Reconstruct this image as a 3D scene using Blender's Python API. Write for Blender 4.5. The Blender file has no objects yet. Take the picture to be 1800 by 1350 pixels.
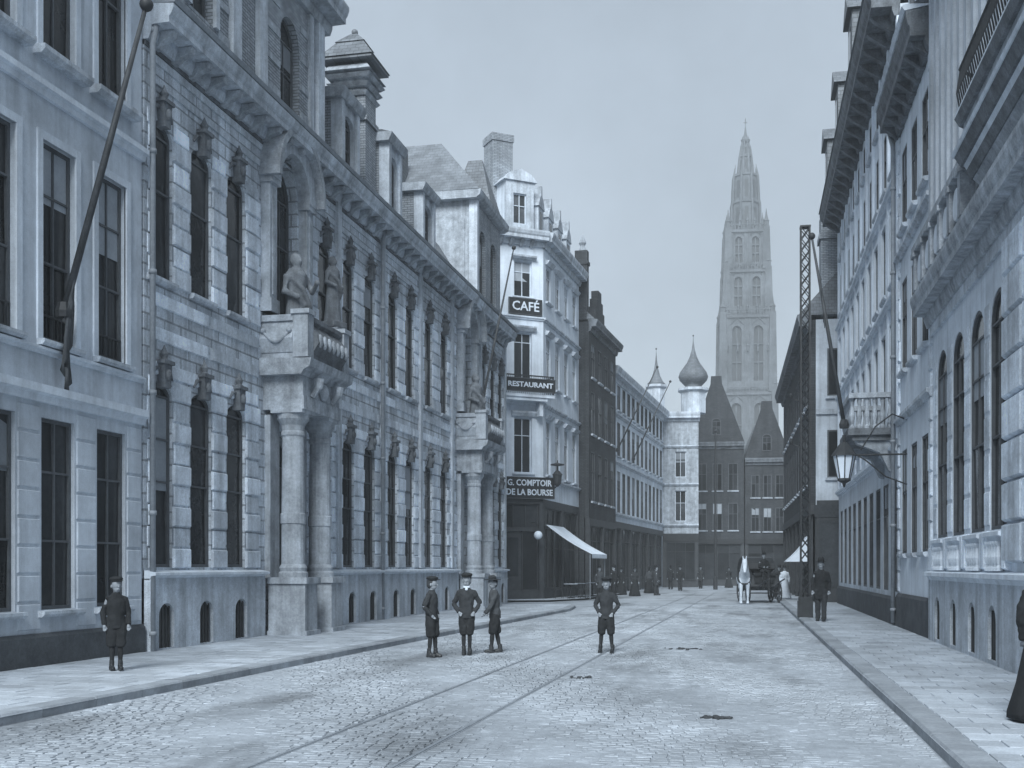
import bpy, math, random
from mathutils import Vector, Matrix
random.seed(7)
R = math.radians
scene = bpy.context.scene
COL = scene.collection

# ------------------------------------------------------------------ camera
cam_d = bpy.data.cameras.new('camera')
cam = bpy.data.objects.new('camera', cam_d); COL.objects.link(cam)
cam_d.sensor_width = 36; cam_d.lens = 40.0
cam_d.shift_y = (997 - 675) / 1800.0
cam_d.clip_end = 3000; cam_d.clip_start = 0.1
cam.location = (0, 0, 1.65)
cam.rotation_euler = (R(90), 0, math.atan(0.22))
scene.camera = cam

# ------------------------------------------------------------------ sky, sun, exposure
SUN_EL, SUN_AZ = 40.0, 0.0        # azimuth: degrees left of straight behind the camera
w = bpy.data.worlds.new('World'); scene.world = w; w.use_nodes = True
nt = w.node_tree; nt.nodes.clear()
wo = nt.nodes.new('ShaderNodeOutputWorld'); bg = nt.nodes.new('ShaderNodeBackground')
sky = nt.nodes.new('ShaderNodeTexSky'); sky.sky_type = 'NISHITA'; sky.sun_disc = False
sky.sun_elevation = R(SUN_EL); sky.sun_rotation = R(180 + SUN_AZ)
sky.air_density = 1.0; sky.dust_density = 1.0; sky.ozone_density = 1.0
hsv = nt.nodes.new('ShaderNodeHueSaturation'); hsv.inputs['Saturation'].default_value = 0.5
mixc = nt.nodes.new('ShaderNodeMix'); mixc.data_type = 'RGBA'; mixc.inputs['Factor'].default_value = 0.55
mixc.inputs['B'].default_value = (4.0, 4.8, 5.6, 1)     # even milky veil of cloud
nt.links.new(sky.outputs[0], hsv.inputs['Color']); nt.links.new(hsv.outputs[0], mixc.inputs['A'])
tc = nt.nodes.new('ShaderNodeTexCoord'); cn = nt.nodes.new('ShaderNodeTexNoise'); cn.inputs['Scale'].default_value = 2.6; cn.inputs['Detail'].default_value = 7; cn.inputs['Roughness'].default_value = .6
cmr = nt.nodes.new('ShaderNodeMapRange'); cmr.inputs[1].default_value = .3; cmr.inputs[2].default_value = .7; cmr.inputs[3].default_value = .80; cmr.inputs[4].default_value = 1.20
cvm = nt.nodes.new('ShaderNodeVectorMath'); cvm.operation = 'SCALE'
nt.links.new(tc.outputs['Generated'], cn.inputs['Vector']); nt.links.new(cn.outputs['Fac'], cmr.inputs[0]); nt.links.new(cmr.outputs[0], cvm.inputs['Scale']); nt.links.new(mixc.outputs['Result'], cvm.inputs[0])
nt.links.new(cvm.outputs[0], bg.inputs['Color']); nt.links.new(bg.outputs[0], wo.inputs[0])
bg.inputs['Strength'].default_value = 0.125
sd = bpy.data.lights.new('sun', 'SUN'); sd.energy = 5.0; sd.angle = R(30); sd.color = (0.90, 0.965, 1.0)
sun = bpy.data.objects.new('sun', sd); COL.objects.link(sun)
_d = Vector((math.sin(R(SUN_AZ)) * math.cos(R(SUN_EL)), math.cos(R(SUN_AZ)) * math.cos(R(SUN_EL)), -math.sin(R(SUN_EL))))
sun.rotation_euler = _d.to_track_quat('-Z', 'Y').to_euler(); sun.location = (-10, -20, 40)
vs = scene.view_settings; vs.view_transform = 'Standard'; vs.look = 'None'; vs.exposure = 0.10; vs.gamma = 1.0
scene.render.engine = 'CYCLES'
scene.cycles.use_denoising = True
scene.cycles.max_bounces = 6; scene.cycles.diffuse_bounces = 5; scene.cycles.glossy_bounces = 2
scene.cycles.volume_bounces = 0; scene.cycles.caustics_reflective = False; scene.cycles.caustics_refractive = False

# ------------------------------------------------------------------ materials (one-ink photograph: everything slate grey)
TINT = (0.905, 0.995, 1.10)
def grey(v): return (min(1, v * TINT[0]), min(1, v * TINT[1]), min(1, v * TINT[2]), 1)
def mat(name, v, var=0.25, scale=3.0, rough=0.85, streak=0.0, bump=0.25, bscale=40.0, rnd=0.0, island=0.0, spec=0.3,
        brick=None, metal=0.0, fine=0.0, dirt=0.0):
    m = bpy.data.materials.new(name); m.use_nodes = True
    t = m.node_tree; b = t.nodes['Principled BSDF']; N = t.nodes.new; L = t.links.new
    b.inputs['Roughness'].default_value = rough; b.inputs['Specular IOR Level'].default_value = spec
    b.inputs['Metallic'].default_value = metal
    geo = N('ShaderNodeNewGeometry')
    def noise(sc, det=5, vec=None):
        n = N('ShaderNodeTexNoise'); n.inputs['Scale'].default_value = sc; n.inputs['Detail'].default_value = det
        n.inputs['Roughness'].default_value = 0.62
        L(vec if vec else geo.outputs['Position'], n.inputs['Vector']); return n.outputs['Fac']
    def math_(op, a, c):
        n = N('ShaderNodeMath'); n.operation = op
        for i, q in enumerate((a, c)):
            if isinstance(q, (int, float)): n.inputs[i].default_value = q
            else: L(q, n.inputs[i])
        return n.outputs[0]
    def rng(x, a, c, lo, hi):
        n = N('ShaderNodeMapRange'); L(x, n.inputs[0])
        for i, q in enumerate((a, c, lo, hi)): n.inputs[i + 1].default_value = q
        return n.outputs[0]
    f = rng(noise(scale), 0.25, 0.75, 1 - var, 1 + var)
    f = math_('MULTIPLY', f, rng(noise(scale * 7.3, 6), 0.25, 0.75, 1 - var * .6, 1 + var * .6))
    f = math_('MULTIPLY', f, rng(noise(.42, 4), .3, .7, .84, 1.16))
    if fine: f = math_('MULTIPLY', f, rng(noise(scale * 45, 3), 0.3, 0.7, 1 - fine, 1 + fine))
    if streak:
        mp = N('ShaderNodeMapping'); mp.inputs['Scale'].default_value = (2.2, 2.2, 0.14); L(geo.outputs['Position'], mp.inputs['Vector'])
        f = math_('MULTIPLY', f, rng(noise(1.6, 6, mp.outputs[0]), 0.42, 0.72, 1.0, 1 - streak))
    if dirt:
        mp = N('ShaderNodeMapping'); mp.inputs['Scale'].default_value = (.55, .13, 1); L(geo.outputs['Position'], mp.inputs['Vector'])
        f = math_('MULTIPLY', f, rng(noise(1.3, 7, mp.outputs[0]), 0.50, 0.72, 1.0, 1 - dirt))
    if rnd:
        oi = N('ShaderNodeObjectInfo'); f = math_('MULTIPLY', f, rng(oi.outputs['Random'], 0, 1, 1 - rnd, 1 + rnd))
    if island: f = math_('MULTIPLY', f, rng(geo.outputs['Random Per Island'], 0, 1, 1 - island, 1 + island))
    height = noise(bscale, 4)
    if brick:
        bw, bh, mort, amt = brick
        # brick courses follow world height and whichever plan direction the face runs along
        sx = N('ShaderNodeSeparateXYZ'); L(geo.outputs['Position'], sx.inputs[0])
        sn = N('ShaderNodeSeparateXYZ'); L(geo.outputs['True Normal'], sn.inputs[0])
        isx = math_('GREATER_THAN', math_('ABSOLUTE', sn.outputs[0], 0), 0.7)
        u = N('ShaderNodeMix'); L(isx, u.inputs['Factor']); L(sx.outputs[0], u.inputs[2]); L(sx.outputs[1], u.inputs[3])
        cb = N('ShaderNodeCombineXYZ'); L(u.outputs[0], cb.inputs[0]); L(sx.outputs[2], cb.inputs[1])
        br = N('ShaderNodeTexBrick'); L(cb.outputs[0], br.inputs['Vector']); br.inputs['Scale'].default_value = 1
        br.inputs['Brick Width'].default_value = bw; br.inputs['Row Height'].default_value = bh; br.inputs['Mortar Size'].default_value = mort
        br.inputs['Color1'].default_value = (1, 1, 1, 1); br.inputs['Color2'].default_value = (1 - amt,) * 3 + (1,); br.inputs['Mortar'].default_value = (max(.3, 1 - amt * 2.2),) * 3 + (1,)
        bwn = N('ShaderNodeRGBToBW'); L(br.outputs['Color'], bwn.inputs[0])
        f = math_('MULTIPLY', f, bwn.outputs[0])
        height = math_('ADD', math_('MULTIPLY', height, .4), math_('MULTIPLY', br.outputs['Fac'], -1.2))
    vm = N('ShaderNodeVectorMath'); vm.operation = 'SCALE'; vm.inputs[0].default_value = grey(v)[:3]; L(f, vm.inputs['Scale'])
    L(vm.outputs[0], b.inputs['Base Color'])
    if bump:
        bp = N('ShaderNodeBump'); bp.inputs['Strength'].default_value = bump; bp.inputs['Distance'].default_value = 0.02
        L(height, bp.inputs['Height']); L(bp.outputs[0], b.inputs['Normal'])
    return m
MT = {}
def defm(k, *a, **kw): MT[k] = mat(k, *a, **kw)
defm('stucco', 0.60, .16, 1.2, streak=.30, bump=.15, fine=.10)
defm('stucco_light', 0.70, .14, 1.3, streak=.25, bump=.12, fine=.08)
defm('cafe_white', 0.72, .10, 1.0, streak=.22, bump=.10, fine=.06)
defm('stone', 0.58, .28, 1.6, streak=.45, bump=.5, fine=.26)
defm('stone_block', 0.78, .30, 2.4, streak=.35, bump=.7, rnd=.24, fine=.32)
defm('stone_carved', 0.42, .40, 4.0, streak=.45, bump=.7, bscale=25, fine=.2)
defm('stone_dark', 0.17, .45, 3.0, streak=.4, bump=.6, bscale=25, fine=.25)  # darker stone for frieze, eaves, mouldings and balcony fronts
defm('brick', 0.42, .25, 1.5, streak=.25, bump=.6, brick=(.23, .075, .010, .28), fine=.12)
defm('brick_dark_shade', 0.085, .25, 1.2, streak=.3, bump=.6, brick=(.23, .075, .010, .3), fine=.12)  # dark brick; shade on the far house fronts is put into this tone
defm('masonry', 0.74, .26, 1.5, streak=.5, bump=1.0, brick=(.62, .30, .020, .24), fine=.32)
defm('slate', 0.20, .25, 2.0, rough=.6, bump=.6, brick=(.26, .14, .008, .25), fine=.15)
defm('slate_pale', 0.22, .28, 1.5, rough=.6, bump=.5, brick=(.3, .16, .008, .2), fine=.15)
defm('tower_stone', 0.13, .45, .10, streak=.3, bump=.8, bscale=2.0, fine=.3)
defm('statue_stone', 0.20, .4, 5.0, streak=.45, bump=.6, bscale=25, fine=.2)
defm('portal_stone', 0.46, .34, 2.2, streak=.45, bump=.5, fine=.2)
defm('plinth', 0.085, .35, 2.5, bump=.4, fine=.2)
defm('iron', 0.035, .3, 8, rough=.55, bump=.1)
defm('zinc', 0.30, .25, 3, rough=.5, bump=.1)
defm('frame_dark', 0.10, .25, 5, rough=.6, bump=.1)
defm('frame_pale', 0.62, .15, 5, rough=.6, bump=.1)
defm('wood_dark', 0.055, .35, 4, rough=.6, bump=.2)
defm('sign_black', 0.03, .2, 5, rough=.5, bump=.05)
defm('letters', 0.72, .08, 8, rough=.7, bump=0)
defm('canvas', 0.80, .08, 2, rough=.9, bump=.15)
defm('flag_cloth', 0.07, .3, 4, rough=.95, bump=.2)
defm('setts', 0.34, .24, .8, rough=.85, bump=.25, island=.10, fine=.14, dirt=.6)
defm('road_dirt', 0.22, .25, 1.0, bump=.3, fine=.15)
defm('slabs', 0.44, .2, 1.0, rough=.85, bump=.25, island=.14, fine=.15, dirt=.3)
defm('kerb', 0.30, .25, 3, bump=.4, rnd=.15)
defm('rail_steel', 0.32, .2, 6, rough=.45, metal=.35, bump=.05)
defm('ground', 0.26, .25, .3, bump=.2)
defm('dung', 0.05, .4, 20, bump=.5)
defm('skin', 0.27, .10, 9, rough=.6, bump=.05)
defm('cloth_black', 0.022, .35, 12, rough=.95, bump=.2)
defm('cloth_dark', 0.034, .35, 12, rough=.95, bump=.2)
defm('cloth_mid', 0.06, .3, 12, rough=.95, bump=.2)
defm('linen', 0.65, .1, 12, rough=.95, bump=.2)
defm('hair', 0.035, .3, 30, rough=.7, bump=.3)
defm('leather', 0.03, .3, 12, rough=.45, bump=.1)
defm('horse_white', 0.62, .22, 4, rough=.8, bump=.15)
defm('lamp_glass', 0.80, .05, 5, rough=.25, bump=0)
def glassmat(name, v, rough):
    m = mat(name, v, .35, 1.5, rough=rough, bump=.35, bscale=1.6, rnd=.6, spec=.22); MT[name] = m
defm('blind', 0.30, .15, 3, bump=.1, rnd=.35)
glassmat('glass', 0.03, .12); glassmat('glass_dusty', 0.06, .22)

# ------------------------------------------------------------------ mesh helper
class MB:
    def __init__(s): s.v = []; s.f = []
    def add(s, vs, fs):
        o = len(s.v); s.v += [tuple(p) for p in vs]; s.f += [tuple(i + o for i in f) for f in fs]; return s
    def quad(s, a, b, c, d): return s.add([a, b, c, d], [(0, 1, 2, 3)])
    def box(s, x0, x1, y0, y1, z0, z1):
        return s.add([(x0, y0, z0), (x1, y0, z0), (x1, y1, z0), (x0, y1, z0), (x0, y0, z1), (x1, y0, z1), (x1, y1, z1), (x0, y1, z1)],
                     [(0, 3, 2, 1), (4, 5, 6, 7), (0, 1, 5, 4), (1, 2, 6, 5), (2, 3, 7, 6), (3, 0, 4, 7)])
    def taper(s, x0, x1, y0, y1, z0, X0, X1, Y0, Y1, z1):
        return s.add([(x0, y0, z0), (x1, y0, z0), (x1, y1, z0), (x0, y1, z0), (X0, Y0, z1), (X1, Y0, z1), (X1, Y1, z1), (X0, Y1, z1)],
                     [(0, 3, 2, 1), (4, 5, 6, 7), (0, 1, 5, 4), (1, 2, 6, 5), (2, 3, 7, 6), (3, 0, 4, 7)])
    def prof(s, pts, x0, x1):          # closed (y,z) profile swept along x
        n = len(pts)
        s.add([(x0, y, z) for y, z in pts] + [(x1, y, z) for y, z in pts],
              [(i, (i + 1) % n, n + (i + 1) % n, n + i) for i in range(n)] + [tuple(range(n - 1, -1, -1)), tuple(range(n, 2 * n))]); return s
    def profy(s, pts, y0, y1):         # closed (x,z) profile swept along y
        n = len(pts)
        s.add([(x, y0, z) for x, z in pts] + [(x, y1, z) for x, z in pts],
              [(i, (i + 1) % n, n + (i + 1) % n, n + i) for i in range(n)] + [tuple(range(n - 1, -1, -1)), tuple(range(n, 2 * n))]); return s
    def lathe(s, prof, n=12, c=(0, 0, 0), sx=1, sy=1, rot=0):
        k = len(prof); vs = []
        for r, z in prof:
            for i in range(n):
                a = 2 * math.pi * i / n + rot; vs.append((c[0] + r * sx * math.cos(a), c[1] + r * sy * math.sin(a), c[2] + z))
        fs = [(j * n + i, j * n + (i + 1) % n, (j + 1) * n + (i + 1) % n, (j + 1) * n + i) for j in range(k - 1) for i in range(n)]
        fs += [tuple(range(n - 1, -1, -1)), tuple((k - 1) * n + i for i in range(n))]
        return s.add(vs, fs)
    def tube(s, pts, rad, n=8, flat=None):
        P = [Vector(p) for p in pts]; k = len(P)
        if isinstance(rad, (int, float)): rad = [rad] * k
        vs = []
        for i in range(k):
            d = (P[min(i + 1, k - 1)] - P[max(i - 1, 0)]).normalized()
            u = d.cross(Vector((0, 0, 1)) if abs(d.z) < .9 else Vector((1, 0, 0))).normalized(); q = d.cross(u)
            for j in range(n):
                a = 2 * math.pi * j / n
                vs.append(P[i] + (u * math.cos(a) + q * math.sin(a)) * rad[i])
        fs = [(j * n + i, j * n + (i + 1) % n, (j + 1) * n + (i + 1) % n, (j + 1) * n + i) for j in range(k - 1) for i in range(n)]
        fs += [tuple(range(n - 1, -1, -1)), tuple((k - 1) * n + i for i in range(n))]
        return s.add(vs, fs)
    def ball(s, c, rx, ry=None, rz=None, n=12, k=8):
        ry = rx if ry is None else ry; rz = rx if rz is None else rz
        pr = [(max(1e-4, math.sin(math.pi * j / k)), -math.cos(math.pi * j / k)) for j in range(k + 1)]
        vs = [(c[0] + r * rx * math.cos(2 * math.pi * i / n), c[1] + r * ry * math.sin(2 * math.pi * i / n), c[2] + z * rz) for r, z in pr for i in range(n)]
        fs = [(j * n + i, j * n + (i + 1) % n, (j + 1) * n + (i + 1) % n, (j + 1) * n + i) for j in range(k) for i in range(n)]
        return s.add(vs, fs)
    def me(s, name, m=None, smooth=False):
        me = bpy.data.meshes.new(name); me.from_pydata(s.v, [], s.f); me.update()
        if m: me.materials.append(MT[m])
        if smooth: me.polygons.foreach_set('use_smooth', [True] * len(me.polygons))
        return me
    def build(s, name, m, parent=None, loc=(0, 0, 0), rz=0, smooth=False):
        return obj(name, s.me(name, m, smooth), parent, loc, rz)
def obj(name, me, parent=None, loc=(0, 0, 0), rz=0, scale=None):
    o = bpy.data.objects.new(name, me); COL.objects.link(o)
    o.parent = parent; o.location = loc; o.rotation_euler = (0, 0, rz)
    if scale: o.scale = scale
    return o
def tag(o, label=None, cat=None, group=None, kind=None):
    if label: o['label'] = label
    if cat: o['category'] = cat
    if group: o['group'] = group
    if kind: o['kind'] = kind
    return o
def thing(name, label, cat, loc=(0, 0, 0), rz=0, group=None):
    return tag(obj(name, None, None, loc, rz), label, cat, group)
def box(name, m, parent, *b): return MB().box(*b).build(name, m, parent)
CACHE = {}
def cached(key, fn):
    if key not in CACHE: CACHE[key] = fn()
    return CACHE[key]
def block_mesh(m):
    def mk():
        c = .5; b = .44; v = []; mb = MB()
        # unit block: back face full, front face chamfered
        v = [(-c, c, -c), (c, c, -c), (c, c, c), (-c, c, c), (-c, -.1, -c), (c, -.1, -c), (c, -.1, c), (-c, -.1, c), (-b, -c, -b), (b, -c, -b), (b, -c, b), (-b, -c, b)]
        f = [(4, 5, 9, 8), (5, 6, 10, 9), (6, 7, 11, 10), (7, 4, 8, 11), (8, 9, 10, 11), (0, 4, 7, 3), (1, 2, 6, 5), (0, 1, 5, 4), (3, 7, 6, 2)]
        return mb.add(v, f).me('stone_block', m)
    return cached(('block', m), mk)
def block(parent, x0, x1, z0, z1, y=0.0, proud=.035, m='stone_block', name='stone_block'):
    j = random.uniform(-.008, .008)
    return obj(name, block_mesh(m), parent, ((x0 + x1) / 2, y - proud / 2 + .03 + j / 2, (z0 + z1) / 2), 0, (x1 - x0, proud + .06 + j, z1 - z0))

# ------------------------------------------------------------------ facade helpers: local x = along, y = inward, z = up
def arch_pts(w, rise, n=10):
    return [(-w / 2 * math.cos(math.pi * i / n), rise * math.sin(math.pi * i / n)) for i in range(n + 1)]
def wall(name, m, parent, x0, x1, z0, z1, ops, depth=.32, y=0.0):
    mb = MB()
    xs = sorted({round(q, 4) for q in [x0, x1] + [o[0] for o in ops] + [o[1] for o in ops] if x0 - 1e-6 <= q <= x1 + 1e-6})
    zs = sorted({round(q, 4) for q in [z0, z1] + [o[2] for o in ops] + [o[3] for o in ops] if z0 - 1e-6 <= q <= z1 + 1e-6})
    for i in range(len(xs) - 1):
        for j in range(len(zs) - 1):
            cx, cz = (xs[i] + xs[i + 1]) / 2, (zs[j] + zs[j + 1]) / 2
            if any(o[0] < cx < o[1] and o[2] < cz < o[3] for o in ops): continue
            mb.quad((xs[i], y, zs[j]), (xs[i + 1], y, zs[j]), (xs[i + 1], y, zs[j + 1]), (xs[i], y, zs[j + 1]))
    d = y + depth
    for o in ops:
        a, b, c, e = o[:4]; r = o[4] if len(o) > 4 else 0
        t = e - r
        mb.quad((a, y, c), (a, y, t), (a, d, t), (a, d, c)); mb.quad((b, y, c), (b, d, c), (b, d, t), (b, y, t)); mb.quad((a, y, c), (a, d, c), (b, d, c), (b, y, c))
        if r <= 0: mb.quad((a, y, e), (b, y, e), (b, d, e), (a, d, e))
        else:
            P = [((a + b) / 2 + px, t + pz) for px, pz in arch_pts(b - a, r)]
            for (p, q) in zip(P[:-1], P[1:]):
                mb.quad((p[0], y, p[1]), (q[0], y, q[1]), (q[0], y, e), (p[0], y, e)); mb.quad((p[0], y, p[1]), (p[0], d, p[1]), (q[0], d, q[1]), (q[0], y, q[1]))
    mb.quad((x0, y, z0), (x0, y, z1), (x0, d, z1), (x0, d, z0)); mb.quad((x1, y, z0), (x1, d, z0), (x1, d, z1), (x1, y, z1)); mb.quad((x0, y, z1), (x1, y, z1), (x1, d, z1), (x0, d, z1))
    return mb.build(name, m, parent)
def window(parent, xa, xb, za, zb, y=.2, rise=0, cols=2, rows=(.68,), fm='frame_dark', gm='glass', name='window', t=.06, bar=.035):
    W, H = round(xb - xa, 3), round(zb - za, 3); hr = H - rise
    zc = [0] + [round(hr * q, 3) for q in rows] + [hr]
    xc = [-W / 2 + W * i / cols for i in range(cols + 1)]
    def mk():
        mb = MB(); y0, y1 = -.035, .035
        mb.box(-W / 2, -W / 2 + t, y0, y1, 0, hr).box(W / 2 - t, W / 2, y0, y1, 0, hr).box(-W / 2 + t, W / 2 - t, y0, y1, 0, t)
        if rise:
            A = arch_pts(W, rise); B = arch_pts(W - 2 * t, max(.02, rise - t))
            for i in range(len(A) - 1):
                q = [(A[i][0], hr + A[i][1]), (A[i + 1][0], hr + A[i + 1][1]), (B[i + 1][0], hr + B[i + 1][1]), (B[i][0], hr + B[i][1])]
                mb.profy(q, y0, y1)
            mb.box(-W / 2 + t, W / 2 - t, y0 + .004, y1, hr - bar / 2, hr + bar / 2)
        else: mb.box(-W / 2 + t, W / 2 - t, y0, y1, H - t, H)
        for q in xc[1:-1]: mb.box(q - bar / 2, q + bar / 2, y0 + .006, y1 - .002, t, hr - (0 if rise else t))
        for q in zc[1:-1]: mb.box(-W / 2 + t, W / 2 - t, y0 + .003, y1 - .004, q - bar / 2, q + bar / 2)
        return mb.me('window', fm)
    key = ('win', W, H, rise, cols, tuple(rows), fm)
    o = obj(name, cached(key, mk), parent, ((xa + xb) / 2, y, za))
    for i in range(cols):
        for j in range(len(zc) - 1):
            pw, ph = xc[i + 1] - xc[i], zc[j + 1] - zc[j]
            me = cached(('pane', round(pw, 3), round(ph, 3), gm), lambda: MB().box(-pw / 2, pw / 2, 0, .008, 0, ph).me('pane', gm))
            p = obj('pane', me, o, (xc[i] + pw / 2, .012, zc[j])); p.rotation_euler = (random.uniform(-.02, .02), 0, random.uniform(-.012, .012))
    if name == 'window' and random.random() < .30:
        bh = hr * random.choice((.22, .3, .42, .55)); obj('roller_blind', cached(('blind', W, round(bh, 2)), lambda: MB().box(-W / 2 + t, W / 2 - t, 0, .006, -bh, -.02).me('roller_blind', 'blind')), o, (0, -.002, hr))
    if rise:
        me = cached(('fan', W, rise, gm), lambda: MB().profy(arch_pts(W - .02, rise - .01), 0, .008).me('pane', gm))
        obj('pane', me, o, (0, .012, hr))
    return o
def strip(name, m, parent, x0, x1, z0, z1, proud, slope=.04, y=0.0):   # string course with weathered top and undercut
    h = z1 - z0
    return MB().prof([(y + .02, z0), (y - proud * .45, z0), (y - proud * .6, z0 + h * .35), (y - proud, z0 + h * .45), (y - proud, z1 - slope), (y + .02, z1)], x0, x1).build(name, m, parent)
def cornice(name, m, parent, x0, x1, z0, z1, proud, y=0.0):
    h = z1 - z0
    return MB().prof([(y + .05, z0 - .25), (y - .10, z0 - .25), (y - .16, z0 - .08), (y - .16, z0), (y - proud * .85, z0 + .01), (y - proud * .85, z0 + h * .35), (y - proud * .93, z0 + h * .5), (y - proud, z0 + h * .8), (y - proud, z1), (y + .05, z1 + .06)], x0, x1).build(name, m, parent)
def body(parent, m, x0, x1, y0, y1, z0, z1, name='wall_core'):
    return box(name, m, parent, x0, x1, y0, y1, z0, z1)
def surround(parent, xa, xb, za, zb, m, wd=.14, proud=.05, name='window_surround', foot=True):
    W, H = round(xb - xa, 3), round(zb - za, 3)
    def mk():
        mb = MB(); mb.box(-W / 2 - wd, -W / 2, -proud, .02, -.02, H + wd).box(W / 2, W / 2 + wd, -proud, .02, -.02, H + wd).box(-W / 2, W / 2, -proud + .003, .02, H, H + wd)
        return mb.me(name, m)
    return obj(name, cached(('sur', W, H, wd, proud, m), mk), parent, ((xa + xb) / 2, 0, za))
def sill(parent, xa, xb, z, m, proud=.14, h=.11, ext=.12, name='sill'):
    W = round(xb - xa + 2 * ext, 3)
    me = cached(('sill', W, proud, h, m), lambda: MB().prof([(.1, -h), (-proud * .7, -h), (-proud, -h * .6), (-proud, -h * .15), (.1, 0)], -W / 2, W / 2).me('sill', m))
    return obj(name, me, parent, ((xa + xb) / 2, 0, z))
def lettering(parent, txt, size, loc, m='letters', w=None):
    c = bpy.data.curves.new('lettering', 'FONT'); c.body = txt; c.size = size; c.extrude = .012; c.align_x = 'CENTER'; c.align_y = 'CENTER'; c.resolution_u = 2; c.offset = .008
    t = bpy.data.objects.new('lettering_curve', c); COL.objects.link(t); bpy.context.view_layer.update()
    me = bpy.data.meshes.new_from_object(t.evaluated_get(bpy.context.evaluated_depsgraph_get())); bpy.data.objects.remove(t)
    me.materials.clear(); me.materials.append(MT[m]); xs = [v.co.x for v in me.vertices]; k = w / (max(xs) - min(xs)) if w else 1
    for v in me.vertices: v.co = (v.co.x * k, -v.co.z, v.co.y)
    return obj('lettering', me, parent, loc)


# ================================================================== GROUND
tag(MB().quad((-1200, -300, -.06), (1200, -300, -.06), (1200, 1600, -.06), (-1200, 1600, -.06)).build('ground', 'ground'), kind='structure')
LK = [(-7.70, -6), (-7.66, 10), (-7.52, 21), (-7.15, 35), (-7.0, 42), (-7.4, 46), (-8.6, 48.5), (-11.5, 49.6)]
RK = [(1.70, -6), (1.48, 12.3), (1.15, 32), (0.80, 52), (0.55, 70), (0.4, 92)]
def kx(K, y):
    for (a, b) in zip(K[:-1], K[1:]):
        if a[1] <= y <= b[1]: t = (y - a[1]) / (b[1] - a[1]); return a[0] + t * (b[0] - a[0])
    return K[-1][0] if y > K[-1][1] else K[0][0]
rd = MB()
ys = [-6, 5, 12, 21, 32, 42, 49.6]
for a, b in zip(ys[:-1], ys[1:]): rd.quad((kx(LK, a) - .05, a, 0.0125), (kx(RK, a) + .05, a, 0.0125), (kx(RK, b) + .05, b, 0.0125), (kx(LK, b) - .05, b, 0.0125))
rd.quad((-40, 49.6, 0.0125), (kx(RK, 49.6) + .05, 49.6, 0.0125), (1, 110, 0.0125), (-40, 110, 0.0125))
rd.quad((kx(RK, 49.6) + .05, 49.6, 0.0125), (2.5, 49.6, 0.0125), (14, 130, 0.0125), (1, 110, 0.0125))
road = tag(rd.build('road', 'setts'), kind='structure')
RAILS = (-4.10, -2.95)
def setts():
    mb = MB(); y = 7.4; row = 0
    while y < 49.3:
        ph = .108 + random.uniform(-.006, .006)
        x = kx(LK, min(y, 42)) + .02 + random.uniform(0, .15); xe = kx(RK, y) - .01
        wob = .012 * math.sin(y * 1.7)
        while x < xe - .05:
            ln = random.uniform(.12, .175)
            if x + ln > xe: ln = xe - x
            hit = [r for r in RAILS if x - .033 < r < x + ln + .033]
            if hit:
                r = hit[0]
                if r - .034 - x > .06: ln = r - .034 - x
                else: x = r + .04; continue
            z = .017 + random.uniform(-.004, .004) + .006 * math.sin(x * 2.1 + y * .9)
            tx, ty = random.uniform(-.004, .004), random.uniform(-.003, .003)
            a, b = x + .002, x + ln - .003; c, d = y + wob + .002, y + wob + ph - .003
            i = .010
            mb.add([(a, c, -.006), (b, c, -.006), (b, d, -.006), (a, d, -.006),
                    (a + i, c + i, z - tx - ty), (b - i, c + i, z + tx - ty), (b - i, d - i, z + tx + ty), (a + i, d - i, z - tx + ty)],
                   [(4, 5, 6, 7), (0, 1, 5, 4), (1, 2, 6, 5), (2, 3, 7, 6), (3, 0, 4, 7)])
            x += ln
        y += ph; row += 1
    return mb
tag(setts().build('sett_paving', 'setts', road), kind='stuff')
for r in RAILS:
    mb = MB(); mb.prof([(0, 0), (0, 0)], 0, 0) if False else None
    mb.box(r - .026, r + .008, 2, 74, -.02, .018); mb.box(r + .018, r + .032, 2, 74, -.02, .016)
    mb.build('tram_rail', 'rail_steel', road)
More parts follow.
